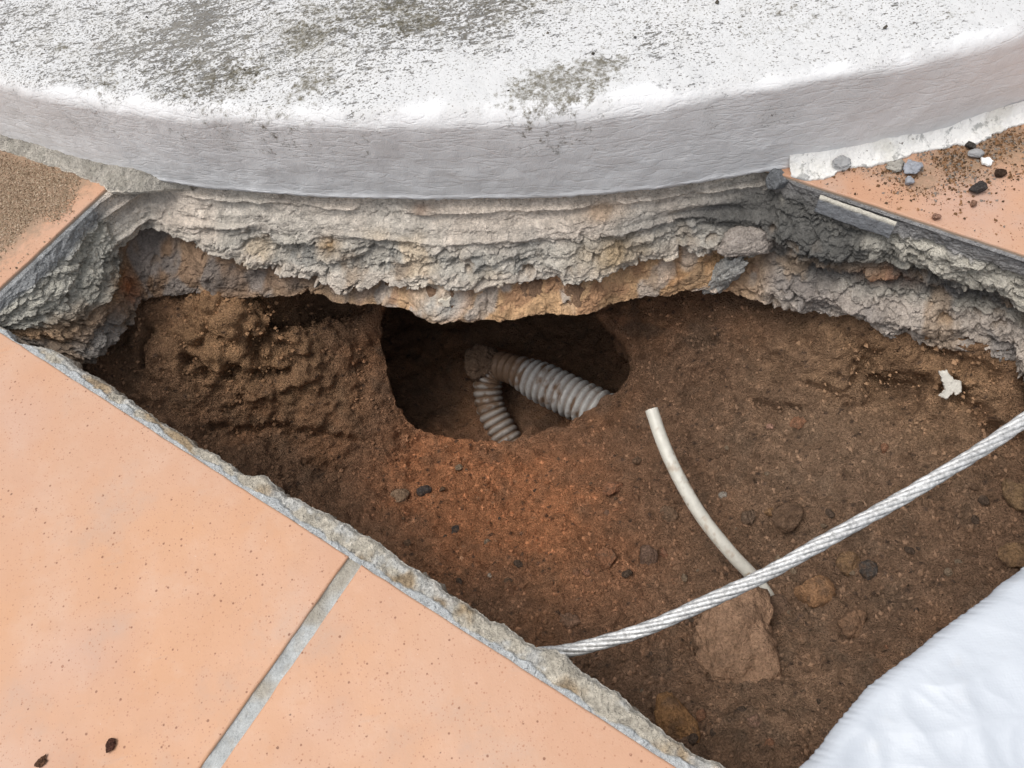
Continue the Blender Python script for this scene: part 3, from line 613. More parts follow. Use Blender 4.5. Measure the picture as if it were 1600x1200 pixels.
jt = strip('tile_joint', [(-.2012, -.37), (-.2012, .0313)], [(-.1888, -.37), (-.1888, .0313)], gz, 500, 16, M_GROUT, gc, kind='structure')
# broken strip along the near tiles: pale smooth grout next to the tile, then a gritty snapped edge and its face
edge_px = [(-60, 470), (0, 508), (31, 537), (50, 538), (69, 539), (91, 550), (125, 575), (165, 598), (210, 628), (250, 656), (300, 688), (335, 708), (370, 732), (410, 745), (450, 768), (490, 787), (530, 812), (570, 836), (592, 851), (605, 858), (650, 887), (680, 905), (700, 925), (750, 955), (800, 986), (857, 1015), (885, 1028), (910, 1047), (935, 1062), (965, 1082), (1000, 1115), (1025, 1135), (1050, 1152), (1080, 1172), (1110, 1190)]
EP = [W2S(*at(x, y, -.001)[:2]) for x, y in edge_px] + [(.08, .046), (.14, .044), (.209, .046)]
EP = resample(np.array(EP), 1500, closed=False)
EQ = np.concatenate([EP, 0 * EP[:, :1]], 1)
EP[:, 1] += fbm(EQ, 50, 3, 511) * .0028 + fbm(EQ, 220, 3, 515) * .0011
sE = EP[:, 0]; NVs = 90; vv = np.linspace(0, 1, NVs)
topn = 44
Pst = np.zeros((1500, NVs, 3)); ti = .0305
fr = np.minimum(vv / vv[topn], 1); T_ = ti + (EP[:, 1][:, None] - ti) * fr[None]; S_ = sE[:, None] + 0 * T_
dep = np.clip((vv - vv[topn]) / (1 - vv[topn]), 0, 1)
X_, Y_ = S2W(S_, T_); Pst[..., 0] = X_; Pst[..., 1] = Y_
q0 = Pst.copy(); nA = fbm(q0, 45, 4, 521); nB = fbm(q0, 170, 4, 525)
g1_, g2_, gi_ = worley(q0, 260, 33)
rgh = sstep(.0035, .0052, (T_ - ti) + nA * .0042 + nB * .0012)          # beyond the smooth grout
ztop = -.0012 - .0006 * nA + rgh * (-.0016 + nA * .0022 + nB * .0014 + sstep(.5, .1, g1_) * (gi_ > .5) * .0008) - .0035 * sstep(.75, 1, fr)[None] ** 2
Pst[..., 2] = ztop
q1 = Pst.copy(); q1[..., 2] -= dep[None] * .055
dfc = fbm(q1, 40, 4, 531) * .005 + fbm(q1, 150, 3, 533) * .002 + .003 * np.sin(dep * 3)[None]
sh = np.where(dep > 0, dep, 0)[None] * 0 + (dep > 0)[None] * (dfc * np.minimum(1, dep * 5)[None] - .010 * dep[None])
Pst[..., 0] += E2[0] * sh; Pst[..., 1] += E2[1] * sh; Pst[..., 2] -= dep[None] * .055
cst = np.zeros(Pst.shape) + np.array([.44, .455, .455]); cst = mixc(cst, [.44, .40, .33], rgh * sstep(-.4, .1, nA)); cst = mixc(cst, [.44, .43, .40], rgh * sstep(.0, -.3, nA)); cst = mixc(cst, [.30, .215, .125], rgh * sstep(.08, .35, fbm(q0, 22, 4, 541)) * .85)
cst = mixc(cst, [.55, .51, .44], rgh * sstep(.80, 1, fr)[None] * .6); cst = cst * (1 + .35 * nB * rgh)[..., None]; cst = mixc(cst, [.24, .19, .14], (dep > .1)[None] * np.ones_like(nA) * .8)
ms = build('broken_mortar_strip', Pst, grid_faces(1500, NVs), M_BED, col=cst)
tag(ms, 'rough chipped strip of pale mortar along the near tiles at the brink of the hole', 'mortar edge')
# sub-bed below the near tiles
pb = [(*S2W(s, t), z) for s, t in ((-.62, -.38), (.22, -.38), (.22, .036), (-.62, .036)) for z in (-.012, -.2)]
build('tile_bed', pb, [(0, 2, 4, 6), (1, 7, 5, 3), (0, 1, 3, 2), (2, 3, 5, 4), (4, 5, 7, 6), (6, 7, 1, 0)], mat('bed_mortar', (.22, .18, .14), bumps=[(80, .01, 4)]), smooth=False, kind='structure')

# ------------------------------------------------------------------ round white step
ST_H = .085
step = empty('round_step', (CX, CY, 0), 'big round white painted step with a dirty speckled top', 'step')
# angles: fine where the camera looks, coarse behind
phi = np.radians(np.r_[np.linspace(-160, -137, 12)[:-1], np.linspace(-137, -52, 900), np.linspace(-52, 200, 60)[1:]])
def ring_pts(r, z): return np.stack([CX + r * np.cos(phi), CY + r * np.sin(phi), z + 0 * phi], -1)
zr_ = np.r_[np.linspace(.0005, .045, 34)]
rows = [(CR + .0, z) for z in zr_]
ris = np.stack([ring_pts(r, z) for r, z in rows], 1)
rad = .014
arcs = [(CR - rad + rad * math.cos(a) + 0.0, ST_H - rad * .95 + rad * .95 * math.sin(a)) for a in np.linspace(0, math.pi / 2, 16)]
trd_rows = [(CR, .045), (CR, .052)] + arcs + [(CR - rad - d_, ST_H + .012 * (1 - math.exp(-d_ / .3))) for d_ in np.r_[np.linspace(.004, .62, 200), [.7, .8, .9, 1.0, 1.1, 1.2, CR - rad - .001]]]
trd = np.stack([ring_pts(r, z) for r, z in trd_rows], 1)
def step_disp(Q):
    rv = np.stack([Q[..., 0] - CX, Q[..., 1] - CY], -1); rn = np.linalg.norm(rv, axis=-1, keepdims=True) + 1e-6; rv = rv / rn
    up = sstep(ST_H - .012, ST_H, Q[..., 2])[..., None]
    n = fbm(Q, 5, 2, 601) * .0035 + fbm(Q, 20, 3, 605) * .0016 + fbm(Q * np.array([1, 1, .7]), 70, 3, 609) * .0006
    R2 = Q.copy(); R2[..., :2] += rv * (n[..., None] * (1 - up)); R2[..., 2:] += n[..., None] * up * .8; return R2
ris = step_disp(ris); trd = step_disp(trd)
# ragged thin paint lip at the bottom of the riser
b0 = ris[:, 0]; lipn = fbm(b0, 60, 4, 621); ris[:, 0, 2] += lipn * .0025 + fbm(b0, 250, 2, 625) * .0012 - .0008
ris[:, :4, :2] += ((ris[:, :4, :2] - [CX, CY]) / CR) * (np.array([.0010, .0006, .0002, .0])[None, :, None] * (1 + .8 * lipn[:, None, None]))
# return under the lip
inn = ris[:, 0].copy(); inn[:, :2] -= (inn[:, :2] - [CX, CY]) / CR * .003; inn2 = inn.copy(); inn2[:, :2] -= (inn2[:, :2] - [CX, CY]) / CR * .02; inn2[:, 2] -= .0005
ris = np.concatenate([inn2[:, None], inn[:, None], ris], 1)
def paint_attr(Q, tread):
    a = np.zeros(Q.shape); x, y = Q[..., 0], Q[..., 1]
    if tread:
        for px, py, r, h, ex in [(475, 60, .030, .95, 1.), (485, 130, .030, .7, 1.), (650, 42, .022, .9, 1.6), (870, 132, .034, .85, 1.7), (930, 105, .026, .75, 1.6), (800, 150, .018, .5, 2), (350, 120, .045, .6, 1.6), (280, 105, .03, .55, 1.6), (600, 12, .07, .6, 2), (90, 72, .012, .6, 2),
                                 (800, 5, .06, .45, 2), (420, 170, .03, .4, 2.5), (540, 185, .02, .3, 2), (1480, 12, .03, .3, 2), (160, 130, .02, .5, 1.5), (735, 25, .02, .5, 1), (1240, 30, .04, .35, 2)]:
            q = at(px, py, ST_H + .002); sc_ = 1.0; a[..., 0] = np.maximum(a[..., 0], h * np.exp(-(((x - q[0]) / ex) ** 2 + (y - q[1]) ** 2) / (2 * (r * .55) ** 2)))
        a[..., 1] = sstep(CR - .001, CR - .014, np.hypot(x - CX, y - CY) + fbm(Q, 30, 3, 641) * .012)
        # more streaks to the upper left and the far part, fewer near the arris
        q = at(300, 60, ST_H); a[..., 2] = np.clip(.15 + .7 * np.exp(-(((x - q[0]) / .38) ** 2 + ((y - q[1]) / .12) ** 2)) + .45 * np.exp(-((x - .05) / .1) ** 2) * sstep(.45, .6, y) + .30 * fbm(Q, 6, 3, 645) - .25 * sstep(.08, .01, CR - np.hypot(x - CX, y - CY)), -.4, 1.1)
    else:
        q = at(560, 205, .06); a[..., 0] = .42 * np.exp(-(((x - q[0]) / .06) ** 2 + ((Q[..., 2] - .074) / .012) ** 2))
    return a
ro = build('riser', ris, grid_faces(len(phi), ris.shape[1]), M_PAINT, col=paint_attr(ris, False)); reparent(ro, step); ro['label'] = 'smooth grey white painted vertical face'
to = build('tread', trd, grid_faces(len(phi), trd.shape[1]), M_PAINT, col=paint_attr(trd, True)); reparent(to, step); to['label'] = 'white top with black flecks and olive moss stains'
# Object coords of these meshes are world coords (objects sit at the origin below the Empty)

# flaking skirt of white paint lying on the right tile along the foot of the step
sk_px_out = [(1236, 266), (1240, 277), (1262, 282), (1288, 280), (1308, 268), (1345, 260), (1370, 257), (1400, 252), (1425, 241), (1450, 235), (1490, 229), (1530, 223), (1550, 212), (1580, 200), (1620, 188), (1700, 160)]
so_ = resample(np.array([at(*p, .001)[:2] for p in sk_px_out]), 420, closed=False)
sq = np.concatenate([so_, 0 * so_[:, :1]], 1); so_ = so_ + (fbm(sq, 70, 4, 651) * .0035)[:, None] * np.array([.5, -.8]) + (fbm(sq, 300, 3, 655) * .0012)[:, None] * np.array([.5, -.8])
nv_ = 26; vvv = np.linspace(0, 1, nv_); rv = so_ - [CX, CY]; rn = np.linalg.norm(rv, axis=1); inner = np.array([CX, CY]) + rv / rn[:, None] * (CR - .001)
SKP = np.zeros((420, nv_ + 1, 3)); SKP[:, :nv_, :2] = inner[:, None] * (1 - vvv)[None, :, None] + so_[:, None] * vvv[None, :, None]; SKP[:, nv_, :2] = so_
SKP[:, :nv_, 2] = .010 * (1 - vvv[None]) ** 2.4 + .0022 + fbm(SKP[:, :nv_], 90, 3, 657) * .0010 + fbm(SKP[:, :nv_], 250, 3, 659) * .0004; SKP[:, nv_, 2] = .0001
def skirt_mat():
    m = bpy.data.materials.new('flaking_paint'); m.use_nodes = True; g = N(m); b = g.n['Principled BSDF']; co = g.new('ShaderNodeTexCoord').outputs['Object']
    c = g.mix(g.rng(g.noise(co, 60, 5, .7), .57, .62), (.80, .79, .76, 1), (.40, .40, .385, 1)); c = g.mix(g.rng(g.noise(co, 230, 4, .7), .62, .70), c, (.12, .10, .08, 1)); c = g.mix(g.math('MULTIPLY', g.rng(g.noise(co, 35, 3), .5, .7), .4), c, (.50, .47, .38, 1))
    g.L.new(c, b.inputs['Base Color']); b.inputs['Roughness'].default_value = .6; g.L.new(g.bump(g.noise(co, 200, 4), .0015), b.inputs['Normal']); return m
o = build('paint_skirt', SKP, grid_faces(420, nv_ + 1), skirt_mat()); reparent(o, step); o['label'] = 'flaky strip of white paint lapping onto the right tile'

# mortar fillet between the left tile and the step
fo_px = [(-90, 215), (-40, 225), (0, 234), (50, 250), (110, 270), (150, 286), (168, 297), (188, 303), (212, 308), (235, 306), (262, 297), (285, 291)]
fo = resample(np.array([at(*p, .001)[:2] for p in fo_px]), 420, closed=False); fq = np.concatenate([fo, 0 * fo[:, :1]], 1)
rv = fo - [CX, CY]; rn = np.linalg.norm(rv, axis=1); fo = fo + rv / rn[:, None] * (fbm(fq, 80, 4, 661) * .003)[:, None]; inner = np.array([CX, CY]) + rv / rn[:, None] * (CR - .002)
nf = 60; vvv = np.linspace(0, 1, nf); tap = 1 - .93 * sstep(.76, 1, np.linspace(0, 1, 420)) ; fo = inner + (fo - inner) * tap[:, None]; FP = np.zeros((420, nf + 1, 3)); FP[:, :nf, :2] = inner[:, None] * (1 - vvv)[None, :, None] + fo[:, None] * vvv[None, :, None]; FP[:, nf, :2] = fo - rv / rn[:, None] * .002
gg1, gg2, ggi = worley(FP[:, :nf], 180, 41)
FP[:, :nf, 2] = .009 * (1 - vvv[None]) ** 1.5 + .0016 + fbm(FP[:, :nf], 70, 4, 665) * .0022 + fbm(FP[:, :nf], 240, 3, 667) * .0009 + np.where(ggi > .6, sstep(.5, .1, gg1), 0) * .0012
FP[:, nf, 2] = -.004
FP[..., 2] -= .011 * sstep(.80, 1, np.linspace(0, 1, 420))[:, None] * (1 + .0 * FP[..., 2])
FP[:, :nf, 2] -= .0012 * sstep(.85, 1, vvv)[None]
cf = np.zeros(FP.shape) + np.array([.43, .40, .35]); cf = mixc(cf, [.31, .29, .25], sstep(-.1, .35, fbm(FP, 60, 4, 669)) * .8); cf = mixc(cf, [.62, .56, .48], sstep(.93, .98, np.r_[vvv, 1])[None] * sstep(-.2, .2, fbm(FP, 25, 3, 671)) * .8)
tag(build('mortar_fillet', FP, grid_faces(420, nf + 1), M_BED, col=cf), 'coarse grey mortar fillet between the sandy left tile and the round step', 'mortar')

# ------------------------------------------------------------------ stones and chips
def ico(sub):
    import bmesh
    bm = bmesh.new(); bmesh.ops.create_icosphere(bm, subdivisions=sub, radius=1); V_ = np.array([v_.co[:] for v_ in bm.verts]); F_ = np.array([[v_.index for v_ in f_.verts] for f_ in bm.faces]); bm.free(); return V_, F_
IC = {k_: ico(k_) for k_ in (1, 2, 3, 4, 5)}
def stone(px, py, size, colr, seed, label, flat=(1, 1, .7), rot=0, sink=.3, sub=4, rough=1., name='stone', cat='stone', group='stones lying in the dug soil', where=None, m=None, facets=9, dirt=.5):
    V_, F_ = IC[sub]; rng = np.random.RandomState(seed); V_ = V_.copy()
    for _ in range(facets):                               # facets: clip by random planes
        n = rng.normal(size=3); n /= np.linalg.norm(n); d = rng.uniform(.55, .9); k_ = V_ @ n; V_ = V_ - n * np.maximum(0, k_ - d)[:, None] * .9
    V_ = V_ * (1 + .22 * rough * fbm(V_ + seed * 3.1, 1.3, 4, seed))[:, None] * (1 + .10 * rough * fbm(V_ + seed, 5, 4, seed + 5))[:, None]
    V_ = V_ * np.array(flat) * size; c_, s_ = math.cos(rot), math.sin(rot); V_ = np.stack([V_[:, 0] * c_ - V_[:, 1] * s_, V_[:, 0] * s_ + V_[:, 1] * c_, V_[:, 2]], -1)
    loc = np.array(where if where is not None else on_soil(px, py)); loc = loc + np.array([0, 0, size * flat[2] * (1 - 2 * sink)])
    cc0 = np.array(colr) * (1 + .25 * fbm(V_ / size + seed, 2.5, 3, seed))[:, None]
    if group == 'stones lying in the dug soil': cc0 = mixc(cc0, [.20, .128, .085], np.clip(sstep(-.1, .4, fbm(V_ / size + seed * 2, 2.2, 4, seed + 9)) * dirt * 1.3 + sstep(.1, -.5, V_[:, 2] / size) * dirt, 0, 1))
    o = build(name, V_, F_, m or M_STONE, col=np.clip(cc0, .01, 1)); o.location = loc; return tag(o, label, cat, group)
OR = (.42, .26, .165); BR = (.20, .125, .08); GY = (.20, .175, .15); DK = (.07, .06, .055); PK = (.36, .19, .13)
def ms_(p): return np.array(p)
stone(1155, 1008, .035, OR, 8, 'largest orange stone, half buried below the wire rope', flat=(.95, 1.30, .58), rot=-.1, sink=.24, sub=5, rough=1.6, facets=4, dirt=.2)
stone(1272, 926, .0155, (.40, .225, .12), 7, 'orange stone lying right of where the tube enters the soil', flat=(1.15, .9, .8), rot=.2, sink=.35)
stone(1058, 1135, .0175, (.37, .20, .09), 9, 'ochre stone beside the mortar strip at the bottom of the hole', flat=(.8, 1.3, .7), rot=.3, sink=.4)
stone(1228, 812, .0145, BR, 11, 'round brown clod halfway between the tube and the wire rope', flat=(1.1, .9, .8), sink=.25)
stone(1168, 808, .0085, (.19, .13, .09), 13, 'small brown clod just left of the larger round brown clod', sink=.3)
stone(1202, 801, .0052, (.42, .25, .13), 15, 'tiny orange pebble between two brown clods', sink=.3, sub=3)
stone(1357, 893, .0080, (.10, .085, .075), 17, 'dark grey pebble right of the orange stone, above the white sack', sink=.3)
stone(1328, 882, .0105, (.27, .165, .09), 19, 'dull ochre clod beside the dark grey pebble', sink=.4)
stone(1130, 775, .0045, (.45, .40, .34), 21, 'tiny pale pebble right of the bent white tube', sink=.3, sub=3)
stone(958, 764, .0085, (.36, .17, .095), 23, 'smooth reddish stone left of the white tube', flat=(1.3, .9, .7), sink=.35)
stone(1012, 872, .0095, (.20, .125, .09), 25, 'grey brown angular stone left of the tube and above the wire', flat=(1, 1.2, .7), sink=.35)
stone(1037, 866, .0068, (.31, .15, .09), 27, 'small reddish stone beside the angular grey brown stone', flat=(.7, 1.3, .7), rot=.5, sink=.35)
stone(945, 873, .0100, (.30, .145, .08), 29, 'rust coloured clod in the middle of the soil floor', sink=.4)
stone(885, 970, .0080, (.29, .17, .11), 31, 'flat brown stone above the left end of the wire rope', flat=(1.4, .8, .5), rot=-.3, sink=.3)
stone(622, 778, .0095, (.38, .26, .17), 33, 'pale tan stone near the mortar strip below the cavity', flat=(1.25, .9, .5), rot=.3, sink=.35)
stone(664, 768, .0075, (.10, .085, .08), 35, 'dark grey pebble right of the pale tan stone', flat=(1.1, .9, .7), sink=.35)
stone(712, 828, .0068, DK, 37, 'black bit of rubble on the orange soil', flat=(1.3, .9, .6), sink=.3)
stone(765, 900, .0026, (.6, .5, .4), 39, 'tiny whitish grain on the orange soil', sink=.2, sub=2)
stone(1250, 660, .0100, (.33, .17, .10), 41, 'reddish lump on the right slope above the rope', flat=(1.2, .8, .7), sink=.5)
stone(1203, 668, .0036, (.52, .30, .22), 43, 'tiny pink pebble on the right slope', sink=.2, sub=3)
stone(1585, 873, .0125, (.30, .185, .10), 45, 'ochre stone at the right edge just above the white sack', sink=.4)
stone(1592, 775, .0140, (.31, .20, .11), 47, 'ochre stone cut by the right edge of the picture, below the rope', flat=(.8, 1.4, .7), sink=.45)
stone(1045, 803, .0085, (.22, .14, .09), 49, 'brown clod touching the left side of the white tube', sink=.4)
stone(918, 895, .0035, (.42, .20, .12), 51, 'tiny orange pebble below the rust coloured clod', sink=.25, sub=3)
stone(1330, 975, .0120, (.28, .165, .10), 53, 'low brown clod between the rope and the sack', flat=(1.2, .9, .5), sink=.4)
stone(1180, 1130, .0060, (.33, .2, .14), 55, 'small tan pebble below the largest orange stone', sink=.3)
stone(1400, 770, .0060, (.24, .15, .09), 57, 'small brown pebble just above the middle of the rope', sink=.3)
stone(1214, 948, .0095, (.19, .12, .08), 58, 'small brown clod covering the spot where the white tube enters the soil', flat=(1.2, 1, .7), sink=.35)
stone(0, 0, .021, (.24, .16, .11), 62, 'brown soil lump sitting on the bend of the conduit inside the cavity', flat=(1.0, 1.1, .7), sink=.5, sub=5, rough=1.8, dirt=.4, facets=4, where=at(752, 566, -.290))
# random small pebbles
rng = np.random.RandomState(4)
pl = 'tiny brown pebble among the loose grit of the hole floor'
for k_ in range(90):
    px, py = rng.uniform(620, 1590), rng.uniform(700, 1180)
    if py > 1190 - (px - 1110) * .05 or (py > 505 + .605 * px + 10 and px < 1110) or (px > 1250 and py > 1200 - (px - 1250) * .93): continue
    sz = .0018 + .0032 * rng.rand() ** 2; c_ = [(.20, .125, .08), (.33, .17, .10), (.13, .09, .065), (.30, .22, .15)][rng.randint(4)]
    stone(px, py, sz, c_, 100 + k_, pl, flat=(1.1, .9, .75), rot=rng.uniform(0, 3), sink=.25, sub=2, name='pebble', cat='pebble', group='tiny pebbles on the hole floor')
# debris on the right tile
G2 = 'debris on the right tile'
def on_tile(px, py, z=.0005): return at(px, py, z)
stone(0, 0, .0080, (.30, .315, .35), 61, 'blue grey angular mortar chip on the dirt of the right tile', flat=(1, 1, .6), rot=.5, sink=.12, rough=1.8, facets=16, name='mortar_chip', cat='mortar chip', group=G2, where=on_tile(1425, 266), m=M_CHIP)
stone(0, 0, .0040, (.30, .31, .34), 63, 'small blue grey crumb just below the angular mortar chip', sink=.1, name='mortar_chip', cat='mortar chip', group=G2, where=on_tile(1419, 286), m=M_CHIP, sub=3)
stone(0, 0, .0056, (.085, .075, .07), 65, 'dark brown pebble lying alone on the clean part of the right tile', flat=(1.15, .9, .7), sink=.12, name='pebble', cat='pebble', group=G2, where=on_tile(1525, 298))
stone(0, 0, .0050, (.33, .33, .33), 67, 'smooth light grey pebble left of the white flake', flat=(1.3, .9, .6), sink=.12, name='pebble', cat='pebble', group=G2, where=on_tile(1523, 244), m=M_CHIP)
stone(0, 0, .0042, (.10, .09, .08), 69, 'dark grey pebble at the foot of the white paint strip', sink=.12, name='pebble', cat='pebble', group=G2, where=on_tile(1514, 230))
stone(0, 0, .0036, (.075, .045, .03), 71, 'dark brown soil lump right of the grey pebbles', flat=(1.4, 1, .7), sink=.12, name='pebble', cat='pebble', group=G2, where=on_tile(1560, 273))
stone(0, 0, .0032, (.42, .24, .17), 73, 'little pinkish pebble low on the right tile', sink=.12, name='pebble', cat='pebble', group=G2, where=on_tile(1462, 341), sub=3)
stone(0, 0, .0030, (.38, .22, .15), 75, 'little tan pebble below the dark brown pebble on the right tile', sink=.12, name='pebble', cat='pebble', group=G2, where=on_tile(1520, 320), sub=3)
stone(0, 0, .0068, (.34, .34, .34), 77, 'grey mortar flake stuck on the white paint strip', flat=(1.1, .9, .28), sink=.3, rough=2, facets=14, name='mortar_chip', cat='mortar chip', group=G2, where=on_tile(1312, 254, .006), m=M_CHIP)
stone(0, 0, .0060, (.36, .34, .30), 78, 'beige mortar crumb between the paint strip and the blue grey chip', flat=(1.3, 1, .5), sink=.12, rough=2, facets=14, name='mortar_chip', cat='mortar chip', group=G2, where=on_tile(1398, 262), m=M_CHIP)
def flake(name, px, py, pts, th, colr, label, cat, n_axis=None, base=None, tilt=(0, 0, 0), group=None):
    """thin irregular plate, outline in millimetres"""
    pts = np.array(pts, float) / 1000; q = []
    for a, b in zip(pts, np.roll(pts, -1, 0)):
        n = 6; q += [a + (b - a) * i / n for i in range(n)]
    q = np.array(q); q += .0003 * np.random.RandomState(int(px)).normal(size=q.shape); n = len(q)
    zt = th / 2; V_ = [(x, y, -zt) for x, y in q] + [(x, y, zt * .6) for x, y in q] + [(x * .92, y * .92, zt) for x, y in q]
    F_ = [tuple(range(n))[::-1], tuple(range(2 * n, 3 * n))] + [(a * n + i, a * n + (i + 1) % n, (a + 1) * n + (i + 1) % n, (a + 1) * n + i) for a in (0, 1) for i in range(n)]
    o = build(name, V_, F_, M_CHIP, col=np.tile(colr, (3 * n, 1)), smooth=False); o.location = base; o.rotation_euler = tilt; return tag(o, label, cat, group)
flake('white_flake', 1542, 252, [(-5, 0), (-2, 4.5), (5, 2), (4, -3), (-1, -4.5)], .0016, (.82, .82, .80), 'small bright white flake lying on the right tile', 'paint flake', base=on_tile(1542, 252, .0022), tilt=(.1, .15, .3))
sp = on_soil(1470, 598)
flake('plaster_scrap', 1470, 598, [(-9, 10), (-3, 11), (3, 5), (9, 3), (11, -5), (7, -9), (5, -6), (1, -13), (-5, -10), (-2, -5), (-4, 1)], .003, (.66, .63, .56), 'white jagged plaster scrap on the ochre ledge above the wire rope', 'plaster scrap', base=sp + np.array([0, -.006, .008]), tilt=(.75, 0, -.35))
bp_, bo_ = bed_point(697, 468)
flake('plaster_crumb', 697, 468, [(-6, 3), (-2, 4), (1, 2), (6, 4), (4, -1), (3, -5), (-2, -4), (-3, 0)], .003, (.72, .66, .55), 'small cream crumb stuck to the orange sand layer below the step', 'plaster crumb', base=bp_ + bo_ * .003, tilt=(1.1, 0, 0))
bp_, bo_ = bed_point(1130, 420)
o = stone(0, 0, .0165, (.50, .49, .46), 91, 'grey mortar lump hanging from the broken layer right of centre', flat=(.65, .65, 1.7), sink=.5, rough=2.2, facets=4, sub=5, name='mortar_lump', cat='mortar lump', group=None, where=bp_ + bo_ * .006)
o.rotation_euler = (0.1, .45, 0)
bp_, bo_ = bed_point(1172, 375)
stone(0, 0, .018, (.48, .42, .37), 93, 'pale pinkish mortar lump wedged in the dark rubble under the step', flat=(1.4, .8, .7), sink=.5, rough=1.2, sub=5, name='mortar_lump', cat='mortar lump', group=None, where=bp_ + bo_ * .004)
bp_, bo_ = bed_point(1222, 285)
stone(0, 0, .011, (.27, .28, .29), 95, 'smooth blue grey mortar plug at the corner of the right tile', flat=(1, .9, 1.1), sink=.5, rough=.5, sub=4, name='mortar_lump', cat='mortar lump', group=None, where=at(1222, 288, -.008) + np.array([.0, .006, 0]))
# dislodged mortar sliver leaning against the right tile edge
def sliver():
    pa = [(1283, 302, .0012), (1403, 344, .0012)]; a, b = at(*pa[0]), at(*pa[1]); n = 60; h = 12; rows_ = []
    out = np.array([-E2[0], -E2[1], 0]); tt = np.linspace(0, 1, n)
    prof_ = [(0, .0), (.0010, .0006), (.0026, -.0006), (.0031, -.004), (.0035, -.009), (.0036, -.015), (.002, -.017), (0, -.016)]
    pr = resample(np.array(prof_), 24, closed=False)
    V_ = np.array([[a + (b - a) * q + out * (o_ + .0002) + np.array([0, 0, z_ - .0015]) for (o_, z_) in pr] for q in tt]); V_ += out * (fbm(V_, 150, 3, 701) * .0007)[..., None]; V_[..., 2] += fbm(V_, 60, 3, 703) * .0016 * sstep(.3, 1, np.linspace(0, 1, 24))[None]
    c_ = np.zeros(V_.shape) + np.array([.24, .25, .265]); c_ = mixc(c_, [.52, .49, .42], sstep(.24, .16, np.linspace(0, 1, 24))[None] * np.ones((n, 1)))
    Fq_ = grid_faces(n, 24).tolist(); Fq_ += [list(range(24))[::-1], list(range((n - 1) * 24, n * 24))]
    tag(build('mortar_sliver', V_.reshape(-1, 3), Fq_, M_GROUT, col=c_), 'smooth blue grey mortar sliver stuck on the flank of the right tile', 'mortar piece')
sliver()

# ------------------------------------------------------------------ tubes, conduit, rope
def frames(path):
    t = np.gradient(path, axis=0); t /= np.linalg.norm(t, axis=1, keepdims=True); n = np.zeros_like(t); v_ = np.array([0, 0, 1.]); n[0] = v_ - v_ @ t[0] * t[0]; n[0] /= np.linalg.norm(n[0])
    for i in range(1, len(t)): x = n[i - 1] - n[i - 1] @ t[i] * t[i]; n[i] = x / np.linalg.norm(x)
    return t, n, np.cross(t, n)
def spline(pts, n):
    pts = np.array(pts, float); d = np.r_[0, np.cumsum(np.linalg.norm(np.diff(pts, axis=0), axis=1))]; P_ = np.vstack([2 * pts[0] - pts[1], pts, 2 * pts[-1] - pts[-2]]); out = []
    m_ = 40
    for i in range(1, len(P_) - 2):
        for u_ in np.linspace(0, 1, m_, endpoint=False):
            a, b, c_, d_ = P_[i - 1:i + 3]; out.append(.5 * (2 * b + (c_ - a) * u_ + (2 * a - 5 * b + 4 * c_ - d_) * u_ ** 2 + (3 * b - a - 3 * c_ + d_) * u_ ** 3))
    out.append(pts[-1]); return resample(np.array(out), n, closed=False)
def sweep(path, rad, seg=32):
    t, n, b = frames(path); a = np.linspace(0, 2 * math.pi, seg, endpoint=False); r = np.broadcast_to(np.asarray(rad, float).reshape(-1, 1), (len(path), 1))
    return path[:, None] + r[..., None] * (np.cos(a)[None, :, None] * n[:, None] + np.sin(a)[None, :, None] * b[:, None])
def tube_faces(n, seg):
    f_ = grid_faces(seg, n, wrap=True)             # index = a*n + i -> convert to i*seg + a
    a_, i_ = f_ // n, f_ % n; return i_ * seg + a_
# white plastic tube: free end up at (1018,640), sinking into the soil at (1195,930)
tb = [at(1018, 640, -.135), at(1035, 690, -.142), at(1060, 745, -.150), at(1095, 805, -.160), at(1140, 862, -.173), at(1180, 905, -.188)]
e_ = on_soil(1206, 937); tb += [e_ + np.array([0, 0, -.006]), e_ + np.array([.006, -.010, -.035])]
path = spline(tb, 220); R_T = .0057
outer = sweep(path, R_T); inner_ = sweep(path[:14], R_T * .66)
V_ = np.concatenate([outer.reshape(-1, 3), inner_.reshape(-1, 3)]); f_ = tube_faces(220, 32).tolist(); off = 220 * 32
f_ += [[i, off + i, off + (i + 1) % 32, (i + 1) % 32] for i in range(32)] + (tube_faces(14, 32)[:, ::-1] + off).tolist() + [[off + 13 * 32 + i for i in range(32)]]
q_ = np.array(V_); n_a = fbm(q_ * np.array([1, 1, 1]), 60, 4, 801); n_b = fbm(q_, 220, 3, 803)
al = np.zeros(len(V_)); al[:off] = np.repeat(np.arange(220) / 219., 32)
ct_c = np.zeros(V_.shape) + np.array([.62, .60, .53]); ct_c = mixc(ct_c, [.36, .26, .17], np.clip(sstep(.22, .6, n_a + .5 * n_b) * .55 + sstep(.80, .99, al + .12 * n_a) * .75, 0, 1)); ct_c = mixc(ct_c, [.30, .22, .15], sstep(.55, .8, n_b) * .7)
pt = build('plastic_tube', V_, f_, mat('aged_pvc', attr=True, rough=.42, var=[(150, .88, 1.08, 4)], bumps=[(120, .0006, 3)]), col=ct_c)
tag(pt, 'bent off white plastic tube with an open cut end sticking out of the soil', 'tube')
